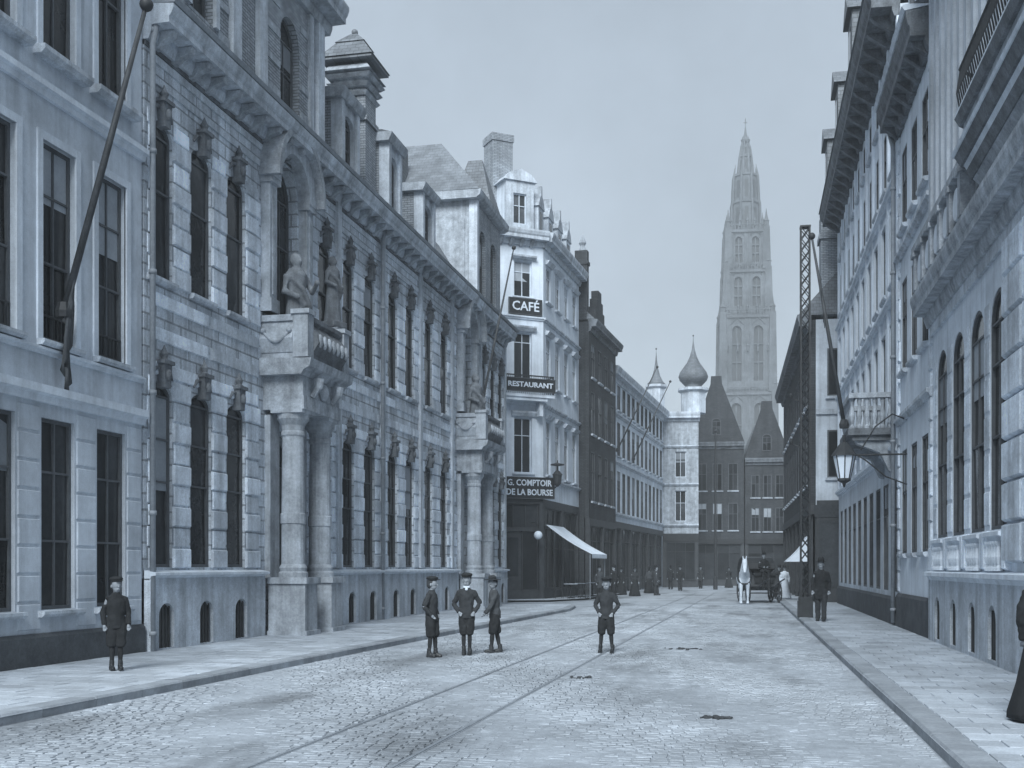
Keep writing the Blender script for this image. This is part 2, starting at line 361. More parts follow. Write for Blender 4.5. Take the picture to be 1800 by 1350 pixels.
def pavement(name, K, edge, y0, y1, side, lab):
    mb = MB(); n = 14; P = [(kx(K, y0 + (y1 - y0) * i / n), y0 + (y1 - y0) * i / n) for i in range(n + 1)]
    for (a, b) in zip(P[:-1], P[1:]):
        ea, eb = edge(a[1]), edge(b[1])
        mb.quad((a[0], a[1], .105), (b[0], b[1], .105), (eb, b[1], .105), (ea, a[1], .105))
    pv = tag(mb.build(name, 'slabs'), kind='structure')
    sl = MB(); y = y0; k = 0
    while y < min(y1, 48):
        x = min(kx(K, y), edge(y)) + (.30 if side > 0 else 0) ; xe = max(kx(K, y), edge(y)) - (.30 if side < 0 else 0)
        x += (k % 2) * .25 - .25; x_lo = min(kx(K, y), edge(y)) + (.30 if side > 0 else .0)
        while x < xe:
            a, b = max(x, x_lo) + .004, min(x + .5, xe) - .004
            if b - a > .05:
                z = .117 + random.uniform(-.003, .003)
                sl.add([(a, y + .004, .10), (b, y + .004, .10), (b, y + .386, .10), (a, y + .386, .10), (a + .006, y + .01, z), (b - .006, y + .01, z), (b - .006, y + .38, z), (a + .006, y + .38, z)],
                       [(4, 5, 6, 7), (0, 1, 5, 4), (1, 2, 6, 5), (2, 3, 7, 6), (3, 0, 4, 7)])
            x += .5
        y += .39; k += 1
    tag(sl.build('paving_slabs', 'slabs', pv), kind='stuff')
    y = y0 + .5
    kme = MB().prof([(-.5, 0)] * 0 + [(0, -.05), (0, .10), (.025, .128), (.28, .128), (.28, -.05)], -.495, .495).me('kerb_stone', 'kerb')
    while y < y1 - .5:
        a, b = kx(K, y - .5), kx(K, y + .5); ang = math.atan2(1.0, b - a)
        o = obj('kerb_stone', kme, pv, (kx(K, y), y, random.uniform(-.004, .004)), ang if side < 0 else ang + math.pi)
        y += 1.0
    return pv
FR = lambda y: 3.75 + (3.3 - 3.75) * (y - 10) / 35
pavement('pavement_left', LK, lambda y: -10.95, -6, 46, -1, '')
pavement('pavement_right', RK, lambda y: FR(y) + .05, -6, 80, 1, '')
# corner piece of pavement in front of the cafe
tag(MB().add([(-13.6, 52.9, .10), (-10.4, 55.3, .10), (-9.6, 68, .10), (-8.1, 68, .10), (-8.7, 56), (-9.8, 52.9, .10), (-13, 51, .10)][:4] + [(-8.6, 56, .10), (-9.8, 52.6, .10), (-13, 50.9, .10)], [(0, 6, 5, 4, 3, 2, 1)]).build('pavement_cafe', 'slabs'), kind='structure')

# ================================================================== LEFT: plain townhouse
def piers(parent, edges, z0, z1, ch, gap=.02, proud=.03, y=0, m='stone_block'):
    for (a, b) in edges:
        z = z0; k = 0
        while z < z1 - .1:
            h = min(ch, z1 - z)
            block(parent, a + .004 + (k % 2) * .015, b - .004 - (k % 2) * .015, z + gap / 2, z + h - gap / 2, y, proud, m); z += h; k += 1
def leftside(name, label, cat, y0, X=-11.0): return thing(name, label, cat, (X, y0, 0), R(90))
h1 = leftside('stucco_townhouse', 'plain pale three-storey townhouse with dark base and flagpole', 'building', 6.0)
L1 = 12.72; C1 = [17.74 - 1.52 * i - 6 for i in range(8)]
ops = []
for c in C1: ops += [(c - .44, c + .44, .98, 4.0), (c - .44, c + .44, 5.22, 8.35), (c - .44, c + .44, 9.75, 12.2)]
wall('wall', 'stucco', h1, 0, L1, .55, 13.6, ops, .34)
body(h1, 'stucco', 0, L1, .34, 9, 0, 13.6)
MB().prof([(.1, 0), (-.08, 0), (-.08, .56), (-.03, .62), (.1, .62)], 0, L1).build('base_course', 'plinth', h1)
strip('string_course', 'stucco_light', h1, 0, L1, 4.22, 4.52, .16)
strip('string_course', 'stucco_light', h1, 0, L1, 4.98, 5.12, .10)
strip('string_course', 'stucco_light', h1, 0, L1, 9.0, 9.24, .16)
cornice('cornice', 'stucco_light', h1, 0, L1, 13.2, 13.7, .6)
MB().prof([(-.5, 13.72), (.3, 15.6), (5, 17.2), (9, 13.7)], 0, L1).build('roof', 'slate', h1)
for i, c in enumerate(C1):
    window(h1, c - .44, c + .44, .98, 4.0, .10, 0, 2, (.36, .72)); window(h1, c - .44, c + .44, 5.22, 8.35, .12, 0, 2, (.4, .74)); window(h1, c - .44, c + .44, 9.75, 12.2, .12, 0, 2, (.7,))
    surround(h1, c - .44, c + .44, 5.22, 8.35, 'stucco_light', .13, .035); surround(h1, c - .44, c + .44, 9.75, 12.2, 'stucco_light', .13, .035)
    sill(h1, c - .44, c + .44, .98, 'stone'); sill(h1, c - .44, c + .44, 5.22, 'stone'); sill(h1, c - .44, c + .44, 9.75, 'stone', .22, .16, .22)
    # iron guard across the foot of the first-floor window
    if i < 5:
        g = MB(); g.box(-.42, .42, .07, .09, .40, .43).box(-.42, .42, .07, .09, .05, .075)
        for k in range(9): g.box(-.40 + k * .1 - .008, -.40 + k * .1 + .008, .072, .088, .075, .40)
        me = cached('guard', lambda: g.me('window_guard', 'iron')); obj('window_guard', me, h1, (c, 0, 5.22))
        # roller blind or lace behind some panes would read pale; panes stay dark here
ed = [(C1[i + 1] + .46, C1[i] - .46) for i in range(5)] + [(C1[0] + .46, L1 - .02)]
piers(h1, ed, 1.02, 4.2, .445, .024, .018, m='stucco_block') if False else None
defm('stucco_block', 0.62, .15, 1.2, streak=.25, bump=.15, rnd=.07, fine=.1)
piers(h1, ed, .66, 4.18, .44, .022, .020, m='stucco_block')

# ================================================================== LEFT: long ornate building
h2 = leftside('ornate_stone_building', 'long ornate stone building with banded piers, two columned portals and dormers', 'building', 18.8)
Y0 = 18.8; L2 = 29.7
G = [19.38, 20.95, 22.5, 27.55, 29.25, 30.95, 33.05, 34.75, 36.85, 38.75, 44.6, 46.2, 47.6]
CW = [c - Y0 for c in G]; PT = [25.0 - Y0, 41.8 - Y0]
hw = .43
ops = []
for c in CW: ops += [(c - hw, c + hw, 1.65, 5.10, .24), (c - hw, c + hw, 7.05, 9.98, .28)]
for c in PT: ops += [(c - .72, c + .72, .35, 4.75, .72), (c - .80, c + .80, 7.5, 11.15, .80)]
wall('wall', 'masonry', h2, 0, L2, .3, 11.7, ops, .34)
body(h2, 'masonry', 0, L2, .345, 10, 0, 11.7)
for c in CW:
    window(h2, c - hw, c + hw, 1.65, 5.10, .09, .24, 1, (.5, .75)); window(h2, c - hw, c + hw, 7.05, 9.98, .09, .28, 1, (.62,))
    sill(h2, c - hw, c + hw, 7.05, 'stone', .12, .12, .06)
# plinth, broken by the portals, with arched cellar lights
vg = MB()
for k in range(4): vg.box(-.2 + k * .13 - .012, -.2 + k * .13 + .012, -.012, .012, 0, .8)
vgm = vg.me('cellar_grille', 'iron'); cp = MB().box(-.29, .29, 0, .01, 0, .85).me('cellar_pane', 'glass')
for (a, b) in [(0, PT[0] - 1.3), (PT[0] + 1.3, PT[1] - 1.45), (PT[1] + 1.45, L2)]:
    cs = [c for c in CW if a < c < b]
    wall('plinth', 'stone', h2, a, b, 0, 1.44, [(c - .28, c + .28, .14, .98, .24) for c in cs], .3, -.13)
    strip('plinth_ledge', 'stucco_light', h2, a, b, 1.42, 1.60, .24, .05)
    MB().prof([(0, 0), (-.20, 0), (-.20, .12), (-.135, .2), (0, .2)], a, b).build('base_course', 'plinth', h2) if False else None
    for c in cs:
        g = obj('cellar_window', cp, h2, (c, -.03, .13)); obj('cellar_grille', vgm, g, (0, -.04, 0))
# banded stone blocks on the piers between windows
def l2piers():
    E1 = []; allc = CW; bounds = [(0.18, PT[0] - 1.32), (PT[0] + 1.4, PT[1] - 1.5), (PT[1] + 1.5, L2)]
    for (a, b) in bounds:
        cs = [c for c in allc if a < c < b]; x = a
        for c in cs: E1.append((x, c - hw)); x = c + hw
        E1.append((x, b))
    return E1
PE = l2piers()
for (a, b) in PE:
    far = a > 20
    for (z0, z1) in ((1.62, 5.2), (7.0, 10.1)):
        z = z0; k = 0; ch = .40
        while z < z1 - .12:
            h = min(ch, z1 - z)
            if not far or k % 2 == 0:
                bw = b - a
                if k % 2 == 0: block(h2, a + .004, b - .004, z + .012, z + h - .012, 0, .045)
                else: block(h2, a + .05, b - .05, z + .012, z + h - .012, 0, .022)
            z += h; k += 1
for i, z in enumerate((5.36, 5.68, 6.0, 6.32, 6.64)):
    for (a, b) in [(0.2, PT[0] - 1.35), (PT[0] + 1.4, PT[1] - 1.5), (PT[1] + 1.5, L2)]:
        n = max(1, int((b - a) / (1.55)))
        for k in range(n):
            q = (b - a) / n; off = (i % 2) * q * .5
            x0, x1 = a + k * q + off, a + (k + 1) * q + off
            if x1 > b: x1 = b
            if x1 - x0 > .2 and i % 2 == 0: block(h2, x0 + .006, x1 - .006, z - .13, z + .13, 0, .035)
for z in (10.62, 11.0):
    for (a, b) in [(0.2, PT[0] - 1.2), (PT[0] + 1.25, PT[1] - 1.2), (PT[1] + 1.2, L2)]:
        box('band_course', 'stone', h2, a, b, -.035, .05, z, z + .14)
# carved heads over the windows
ks = MB(); ks.profy([(-.10, 0), (.10, 0), (.15, .44), (-.15, .44)], -.16, .04); ks.ball((0, -.17, .24), .075, .06, .11, 10, 6); ks.box(-.19, .19, -.20, .04, .44, .51)
ks.lathe([(.10, .51), (.06, .56), (.085, .64), (.04, .72), (.01, .80)], 8, (0, -.08, 0)); ks.tube([(-.13, -.06, .36), (-.26, -.05, .34), (-.36, -.04, .20)], [.035, .04, .02], 6); ks.tube([(.13, -.06, .36), (.26, -.05, .34), (.36, -.04, .20)], [.035, .04, .02], 6)
ksm = ks.me('carved_keystone', 'stone_dark', False)
for c in CW:
    obj('carved_keystone', ksm, h2, (c, 0, 5.0)); obj('carved_keystone', ksm, h2, (c, 0, 9.86))
# slim pilaster strips and rain pipe
for y in (28.4, 32.0, 35.8, 39.7, 43.9, 48.3):
    box('pilaster', 'stone', h2, y - Y0 - .13, y - Y0 + .13, -.10, .03, 1.62, 11.3)
def pipe(x, z0, z1, parent, y=-.14):
    mb = MB(); mb.tube([(x, y, z0), (x, y, z1 - .4), (x, y * .6 - .15, z1)], .055, 8)
    for z in [z0 + .3 + 2.2 * i for i in range(int((z1 - z0) / 2.2) + 1)]: mb.tube([(x, y, z), (x, y, z + .08)], .075, 8)
    return mb.build('rain_pipe', 'zinc', parent, smooth=True)
pipe(31.75 - Y0, .1, 11.6, h2); pipe(.06, .1, 11.6, h2)
# main cornice with brackets
cornice('main_cornice', 'stone', h2, -.02, PT[1] - .2, 11.52, 11.86, .60)
cornice('main_cornice', 'stone', h2, PT[1] - .2, L2, 11.50, 11.83, .57)
box('frieze', 'stone_dark', h2, .0, L2, -.03, .03, 11.18, 11.49)
brm = MB().prof([(.02, 0), (-.12, .02), (-.2, .12), (-.42, .2), (-.46, .30), (.02, .30)], -.09, .09).me('cornice_bracket', 'stone_carved')
for i in range(44): obj('cornice_bracket', brm, h2, (.35 + i * .67, 0, 11.21))
# gutter line catches light
MB().prof([(-.62, 11.88), (-.66, 11.95), (-.60, 11.99), (-.2, 11.97), (-.2, 11.9)], -.02, L2).build('gutter', 'zinc', h2)

def portal(c, hb):
    half = hb
    for s in (-1, 1):
        x = c + s * (half - .32)
        pd = MB().box(x - .36, x + .36, -1.02, -.14, 0, 1.28).box(x - .42, x + .42, -1.08, -.135, 0, .22).box(x - .42, x + .42, -1.08, -.135, 1.28, 1.42)
        pd.build('pedestal', 'portal_stone', h2)
        MB().box(x - .27, x + .27, -.99, -1.021, .35, 1.15).build('pedestal_panel', 'stone_block', h2) if False else None
        cl = MB().lathe([(.34, 1.42), (.34, 1.52), (.30, 1.56), (.32, 1.64), (.27, 1.72), (.262, 2.6), (.262, 2.62), (.285, 2.64), (.285, 2.86), (.262, 2.88), (.245, 4.6), (.27, 4.64), (.27, 4.7), (.25, 4.74), (.27, 4.86), (.36, 5.0), (.37, 5.12)], 18, (x, -.58, 0))
        cl.box(x - .38, x + .38, -.96, -.2, 5.12, 5.2)
        cl.build('column', 'portal_stone', h2, smooth=False)
        box('pilaster', 'portal_stone', h2, x - .25, x + .25, -.135, .02, 1.4, 5.1)
    en = MB().box(c - half - .02, c + half + .02, -.98, .02, 5.2, 5.5).box(c - half, c + half, -.95, .02, 5.5, 5.95)
    en.prof([(.02, 5.95), (-1.0, 5.95), (-1.06, 6.05), (-1.2, 6.12), (-1.24, 6.30), (.02, 6.34)], c - half - .22, c + half + .22)
    en.build('entablature', 'stone_carved', h2)
    for s in (-1, 1): MB().tube([(c + s * half * .55, -.96, 5.55), (c + s * half * .55, -1.12, 5.75), (c + s * half * .55, -1.14, 5.94)], [.07, .1, .12], 8).build('scroll_bracket', 'stone_carved', h2)
    MB().ball((c, -1.0, 5.72), .22, .1, .2, 12, 6).build('cartouche', 'stone_carved', h2)
    # balcony: bulging stone front between corner dies
    z0 = 6.34
    for sx in (-1, 1):
        MB().box(c + sx * half - .17, c + sx * half + .17, -1.14, -.78, z0, 7.30).box(c + sx * half - .21, c + sx * half + .21, -1.18, -.74, 7.30, 7.40).build('balcony_post', 'portal_stone', h2)
        bal = MB().prof([(-.8, z0), (-.8, z0)], 0, 0) if False else MB()
        x = c + sx * half
        for (a, b) in ((x - .10, x + .10),): bal.box(a, b, -.78, .02, z0, z0 + .12)
        bal.profy([(x - .12, z0 + .12), (x + .12, z0 + .12), (x + .12 + .1 * sx, z0 + .42), (x + .09, z0 + .82), (x - .09, z0 + .82), (x - .12 + .1 * sx, z0 + .42)], -.78, .02)
        bal.box(x - .15, x + .15, -.78, .02, z0 + .82, z0 + .96); bal.build('balcony_side', 'portal_stone', h2)
        sc = MB(); sc.tube([(x + sx * .20, -.70 + .62 * q / 8, z0 + .58 - .22 * math.sin(math.pi * q / 8)) for q in range(9)], [.025, .035, .045, .055, .06, .055, .045, .035, .025], 8)
        for q in (0, 8): sc.ball((x + sx * .20, -.70 + .62 * q / 8, z0 + .60), .06)
        sc.build('carved_swag', 'portal_stone', h2, smooth=True)
    fr = MB().prof([(-.82, z0), (-1.10, z0), (-1.10, z0 + .12), (-1.26, z0 + .36), (-1.22, z0 + .55), (-1.02, z0 + .80), (-1.10, z0 + .86), (-1.10, z0 + .96), (-.80, z0 + .96)], c - half + .175, c + half - .175)
    fr.build('balcony_front', 'stone_dark', h2)  # front in darker stone than the posts and sides
    orn = MB()
    for k in range(7): orn.ball((c + (k - 3) * half * .24, -1.24, z0 + .42), .09, .06, .16, 8, 6)
    orn.build('balcony_ornament', 'stone_carved', h2)
    # door
    d = MB().box(c - .70, c + .70, .25, .31, .35, 4.02).build('door', 'wood_dark', h2)
    for sx in (-1, 1):
        for (a, b) in ((.55, 1.4), (1.55, 2.7), (2.85, 3.85)): MB().box(c + sx * .36 - .25, c + sx * .36 + .25, .225, .26, a, b).build('door_panel', 'wood_dark', d)
    MB().ball((c + .08, .21, 1.45), .035).build('door_handle', 'zinc', d)
    MB().profy([(c + p, 4.04 + q) for p, q in arch_pts(1.4, .68)], .28, .29).build('fanlight', 'glass', h2)
    MB().box(c - .95, c + .95, -.55, .25, .0, .22).box(c - .85, c + .85, -.30, .25, .22, .36).build('door_step', 'portal_stone', h2)
    # arched bay above the balcony
    window(h2, c - .80, c + .80, 7.5, 11.15, .26, .80, 3, (.62,))
    A, B = arch_pts(1.7, .88, 14), arch_pts(2.5, 1.30, 14); hd = MB()
    for i in range(14):
        q = [(c + A[i][0], 10.42 + A[i][1]), (c + A[i + 1][0], 10.42 + A[i + 1][1]), (c + B[i + 1][0], 10.42 + B[i + 1][1]), (c + B[i][0], 10.42 + B[i][1])]
        hd.profy(q, -.32, .03)
    hd.build('arch_hood', 'portal_stone', h2)
    A, B = arch_pts(2.5, 1.30, 14), arch_pts(2.78, 1.47, 14); hd = MB()
    for i in range(14):
        q = [(c + A[i][0], 10.43 + A[i][1]), (c + A[i + 1][0], 10.43 + A[i + 1][1]), (c + B[i + 1][0], 10.43 + B[i + 1][1]), (c + B[i][0], 10.43 + B[i][1])]
        hd.profy(q, -.52, .03)
    hd.build('arch_hood', 'stone_carved', h2)
    for sx in (-1, 1):
        x = c + sx * 1.06
        MB().box(x - .19, x + .19, -.22, .03, 7.4, 10.3).box(x - .24, x + .24, -.30, .03, 10.3, 10.5).box(x - .23, x + .23, -.27, .03, 7.4, 7.7).build('bay_pilaster', 'portal_stone', h2)
    for sx in (-1, 1): MB().box(c + sx * 1.06 - .07, c + sx * 1.06 + .07, -.24, -.219, 7.8, 10.2).build('pilaster_panel', 'stone_carved', h2)
portal(PT[0], 1.12); portal(PT[1], 1.28)

# brick attic gable over the first bays
AT = 27.35 - Y0
aops = [(1.7, 2.7, 12.75, 15.0), (4.2 - .45, 4.2 + .2, 12.75, 15.0), (PT[0] - .15, PT[0] + .95, 12.35, 14.75, .55)]
aops = [aops[0], aops[2]]
wall('attic_wall', 'brick', h2, 0, AT, 11.9, 15.75, aops, .3, .02)
body(h2, 'brick', 0, AT, .33, 7, 11.7, 15.75, 'attic_core')
window(h2, 1.7, 2.7, 12.75, 15.0, .22, 0, 2, (.6,)); window(h2, PT[0] - .15, PT[0] + .95, 12.35, 14.75, .22, .55, 2, (.6,))
for x in (.25, 3.6, 4.9, AT - .22): box('attic_pilaster', 'stone', h2, x - .2, x + .2, -.10, .05, 11.92, 15.5)
for x in (AT - .75,): box('attic_pilaster', 'stone', h2, x - .12, x + .12, -.06, .05, 11.92, 15.5)
surround(h2, 1.7, 2.7, 12.75, 15.0, 'stone', .16, .06)
cornice('attic_cornice', 'stone_carved', h2, -.1, AT + .35, 15.62, 16.05, .62)
MB().prof([(-.3, 16.07), (.6, 18.2), (4, 19.5), (7, 16.07)], -.1, AT + .2).build('attic_roof', 'slate', h2)
for z in (12.6, 13.3, 14.0, 14.7): 
    for (a, b) in ((.47, 1.5), (2.9, 3.38), (5.12, PT[0] - .2), (PT[0] + 1.0, AT - .9)):
        box('band_course', 'stone_carved', h2, a, b, -.01, .04, z, z + .16)
# main roof behind the cornice
MB().prof([(.02, 11.9), (1.7, 14.6), (6, 16.6), (10, 11.8)], AT + .02, L2).build('roof', 'slate', h2)
def dormer(x0, x1, z1, deep=1.3, hip=.5, fy=.15, face='stone', wz=(12.35, None)):
    d = wall('dormer', face, h2, x0, x1, 11.9, z1, [(x0 + .28, x1 - .28, 12.3, z1 - .45, .25)], .25, fy)
    box('dormer_core', 'slate', d, x0 + .02, x1 - .02, fy + .25, fy + deep, 11.9, z1)
    box('dormer_cheek', 'brick', d, x0 + .001, x0 + .06, fy + .26, fy + deep + .9, 12.0, z1 - .1)
    for x in (x0 + .12, x1 - .12): box('dormer_pilaster', face, d, x - .11, x + .11, fy - .08, fy + .02, 11.95, z1 - .18)
    window(d, x0 + .28, x1 - .28, 12.3, z1 - .45, fy + .15, .25, 2, (.6,), name='dormer_window')
    c = MB().prof([(fy + deep + .3, z1 - .18), (fy - .12, z1 - .18), (fy - .2, z1 - .02), (fy - .22, z1 + .08), (fy + deep + .3, z1 + .1)], x0 - .18, x1 + .18)
    c.build('dormer_cornice', 'stone_carved', d)
    m_ = (x0 + x1) / 2
    MB().taper(x0 - .12, x1 + .12, fy - .15, fy + deep + .3, z1 + .1, m_ - .1, m_ + .1, fy + .35, fy + deep + .3, z1 + .1 + hip).build('dormer_roof', 'slate', d)
    return d
dormer(29.0 - Y0, 30.4 - Y0, 14.5, 1.6, .35)
dormer(32.95 - Y0, 34.25 - Y0, 14.75, 1.3, .35)
dormer(36.5 - Y0, 38.0 - Y0, 14.4, 1.6, .3)
# chimney with flared hoods
ch = MB(); cx, cy = 32.35 - Y0, .95
ch.box(cx - .46, cx + .46, cy - .5, cy + .5, 12.2, 15.9).box(cx - .53, cx + .53, cy - .57, cy + .57, 14.85, 15.0)
ch.build('chimney_stack', 'brick', h2)
cm = MB()
for (z, r0, r1, h) in ((15.6, .52, .60, .10), (15.85, .56, .66, .10), (16.1, .62, .72, .10)): cm.taper(cx - r0, cx + r0, cy - r0, cy + r0, z, cx - r1, cx + r1, cy - r1, cy + r1, z + h)
cm.box(cx - .5, cx + .5, cy - .5, cy + .5, 15.9, 16.5)
cm.taper(cx - .74, cx + .74, cy - .74, cy + .74, 16.3, cx - .60, cx + .60, cy - .60, cy + .60, 16.48)
cm.build('chimney_hood', 'stone_carved', h2)
cr = MB().taper(cx - .84, cx + .84, cy - .84, cy + .84, 16.68, cx - .42, cx + .42, cy - .42, cy + .42, 17.25).box(cx - .80, cx + .80, cy - .80, cy + .80, 16.6, 16.68)
cr.box(cx - .45, cx + .45, cy - .45, cy + .45, 16.48, 16.6).taper(cx - .46, cx + .46, cy - .46, cy + .46, 17.25, cx - .1, cx + .1, cy - .1, cy + .1, 17.62).ball((cx, cy, 17.7), .1)
cr.build('chimney_cap', 'slate', h2)
# end pavilion with hipped roof
pv0, pv1 = 44.0 - Y0, L2
pw = wall('pavilion_wall', 'brick', h2, pv0, pv1, 11.9, 16.5, [(pv0 + .8, pv0 + 1.8, 12.6, 15.4, .4), (pv0 + 2.7, pv0 + 3.7, 12.6, 15.4, .4)], .25, .2)
body(h2, 'stone_carved', pv0 + .02, pv1, .45, 7, 11.7, 16.5, 'pavilion_core')
for a in (pv0 + .8, pv0 + 2.7): window(h2, a, a + 1.0, 12.6, 15.4, .38, .4, 2, (.6,))
pe = MB().box(pv0 - .012, pv0 + .02, .62, 1.75, 12.2, 15.6); pe.build('pavilion_panel', 'stone_carved', h2)
box('pavilion_pilaster', 'stone', h2, pv0 - .06, pv0 + .25, .08, .42, 11.9, 16.3)
MB().prof([(7, 16.3), (.05, 16.3), (-.1, 16.42), (-.14, 16.62), (7, 16.66)], pv0 - .35, pv1 + .3).build('pavilion_cornice', 'stone_carved', h2)
MB().taper(pv0 - .3, pv1 + .3, -.05, 8, 16.66, pv0 + 2.2, pv1 - 1.2, 2.2, 8, 19.5).build('pavilion_roof', 'slate_pale', h2)
MB().box(pv0 - .1, pv0 + .7, 3.2, 4.4, 17.0, 18.6).build('pavilion_skylight', 'slate', h2)
dd = MB().taper(pv1 - 2.6, pv1 - .6, -.02, 1.8, 16.66, pv1 - 1.7, pv1 - 1.5, .6, 1.2, 18.9).build('pavilion_turret_roof', 'slate', h2)

# ------------------------------------------------------------------ statues on the portals
def statue(loc, rz, h, label, k=0, name='stone_statue'):
    s = h / 1.8; mb = MB()
    mb.lathe([(.30, 0), (.31, .05), (.27, .3), (.24, .7), (.20, .98), (.22, 1.2), (.25, 1.38), (.17, 1.48), (.07, 1.52), (.065, 1.6)], 14, (0, 0, .18), 1, .72)
    mb.ball((0, -.02, 1.80), .10, .115, .14); mb.ball((0, .03, 1.84), .12, .11, .13); mb.ball((0, -.14, 1.79), .02, .03, .03)
    for sx in (-1, 1):
        if k == 0 and sx == 1: pts = [(.24, 0, 1.52), (.38, -.06, 1.30), (.30, -.28, 1.42)]
        else: pts = [(sx * .24, 0, 1.52), (sx * .33, -.02, 1.22), (sx * .16, -.22, 1.12)]
        mb.tube(pts, [.085, .075, .05], 8); mb.ball(pts[-1], .055)
    for a in range(7): 
        t = -1.2 + a * .4; mb.tube([(.27 * math.sin(t), -.19 * math.cos(t), .2), (.22 * math.sin(t), -.165 * math.cos(t), .8), (.17 * math.sin(t), -.15 * math.cos(t), 1.12)], [.035, .03, .015], 6)
    mb.tube([(-.24, -.05, 1.5), (0, -.2, 1.28), (.2, -.17, 1.0), (.26, .02, .7)], [.05, .05, .06, .04], 6)
    mb.box(-.33, .33, -.28, .28, 0, .18)
    mb.v = [(x * s * .84, y * s, z * s) for x, y, z in mb.v]
    o = mb.build(name, 'statue_stone', None, loc, rz)
    r = o.modifiers.new('skin', 'REMESH'); r.mode = 'VOXEL'; r.voxel_size = .022 * s; r.use_smooth_shade = True
    return tag(o, label, 'statue', 'stone statues over the portals')
def L2w(x, y, z): return (-11 - y, Y0 + x, z)
statue(L2w(PT[0] - .55, -.55, 6.36), R(60), 2.3, 'robed stone statue on the nearer portal balcony, in front of the arched window')
statue(L2w(PT[0] + 2.35, -.30, 7.72), R(70), 1.7, 'smaller stone figure on a wall bracket beside the nearer portal', 1)
MB().prof([(.02, 7.2), (-.2, 7.4), (-.55, 7.62), (-.55, 7.71), (.02, 7.71)], PT[0] + 2.05, PT[0] + 2.65).build('figure_bracket', 'stone_carved', h2)
statue(L2w(PT[1] - .6, -.55, 6.36), R(60), 2.3, 'robed stone statue on the farther portal balcony near the cafe', 1)

# ================================================================== LEFT: corner cafe with cut corner
P1 = Vector((-10.53, 55.02)); aC = math.atan2(.607, .794); CL = 3.2
P0 = P1 - CL * Vector((math.cos(aC), math.sin(aC))); aS = R(86.4); SL = 8.0
P2 = P1 + SL * Vector((math.cos(aS), math.sin(aS)))
cf = thing('corner_cafe', 'white four-storey corner cafe with cut corner, signs and balcony', 'building', (P0.x, P0.y, 0), aC)
TOP = 18.0
c0 = 2.1
def cafe_face(root, L, cs, w2, front):
    ops = [];
    for c in cs: ops += [(c - w2, c + w2, 6.25, 8.95), (c - w2, c + w2, 10.75, 13.1), (c - w2, c + w2, 14.85, 16.6)]
    wall('wall', 'cafe_white', root, 0, L, 5.0, TOP, ops, .25)
    for c in cs:
        window(root, c - w2, c + w2, 6.25, 8.95, .16, 0, 2, (.68,), 'frame_pale'); window(root, c - w2, c + w2, 10.75, 13.1, .16, 0, 2, (.8,), 'frame_pale'); window(root, c - w2, c + w2, 14.85, 16.6, .16, 0, 2, (.7,), 'frame_pale', 'glass_dusty')
        for z, h in ((8.95, .22), (13.1, .22), (16.6, .16)): MB().prof([(.02, z + .06), (-.10, z + .06), (-.22, z + h), (-.24, z + h + .08), (.02, z + h + .1)], c - w2 - .18, c + w2 + .18).build('window_hood', 'stone', root)
        sill(root, c - w2, c + w2, 6.25, 'stucco_light'); sill(root, c - w2, c + w2, 14.85, 'stucco_light')
    for z in (5.9, 9.55, 13.75): strip('string_course', 'stucco_light', root, 0, L, z, z + .2, .12)
    cornice('cornice', 'stone', root, -.05, L + .1, 17.6, 18.05, .55)
    nb = int(L / .55)
    me = cached('cafebr', lambda: MB().prof([(.02, 0), (-.1, 0), (-.3, .22), (-.34, .3), (.02, .3)], -.08, .08).me('cornice_bracket', 'stone_carved'))
    for i in range(nb): obj('cornice_bracket', me, root, (.3 + i * .55, 0, 17.28))
cafe_face(cf, CL, [c0], .48, True)
# dark timber shop front of the cut corner
sf = MB().box(0, CL, .0, .2, 4.75, 5.0).box(0, .22, -.02, .2, 0, 4.75).box(CL - .22, CL, -.02, .2, 0, 4.75).box(.22, CL - .22, .02, .2, 0, .5).box(.22, CL - .22, .02, .2, 3.4, 3.55)
sf.build('shop_front', 'wood_dark', cf)
window(cf, .22, .22 + .9, .5, 3.4, .15, 0, 1, (), 'wood_dark', name='shop_window'); window(cf, CL - 1.12, CL - .22, .5, 3.4, .15, 0, 1, (), 'wood_dark', name='shop_window')
dr = MB().box(1.14, CL - 1.14, .14, .2, .02, 3.38).build('door', 'wood_dark', cf); MB().box(1.3, CL - 1.3, .12, .145, 1.2, 3.1).build('pane', 'glass', dr); MB().ball((1.3, .1, 1.1), .04).build('door_handle', 'zinc', dr)
window(cf, .22, CL - .22, 3.55, 4.75, .15, 0, 4, (), 'wood_dark', name='transom_window')
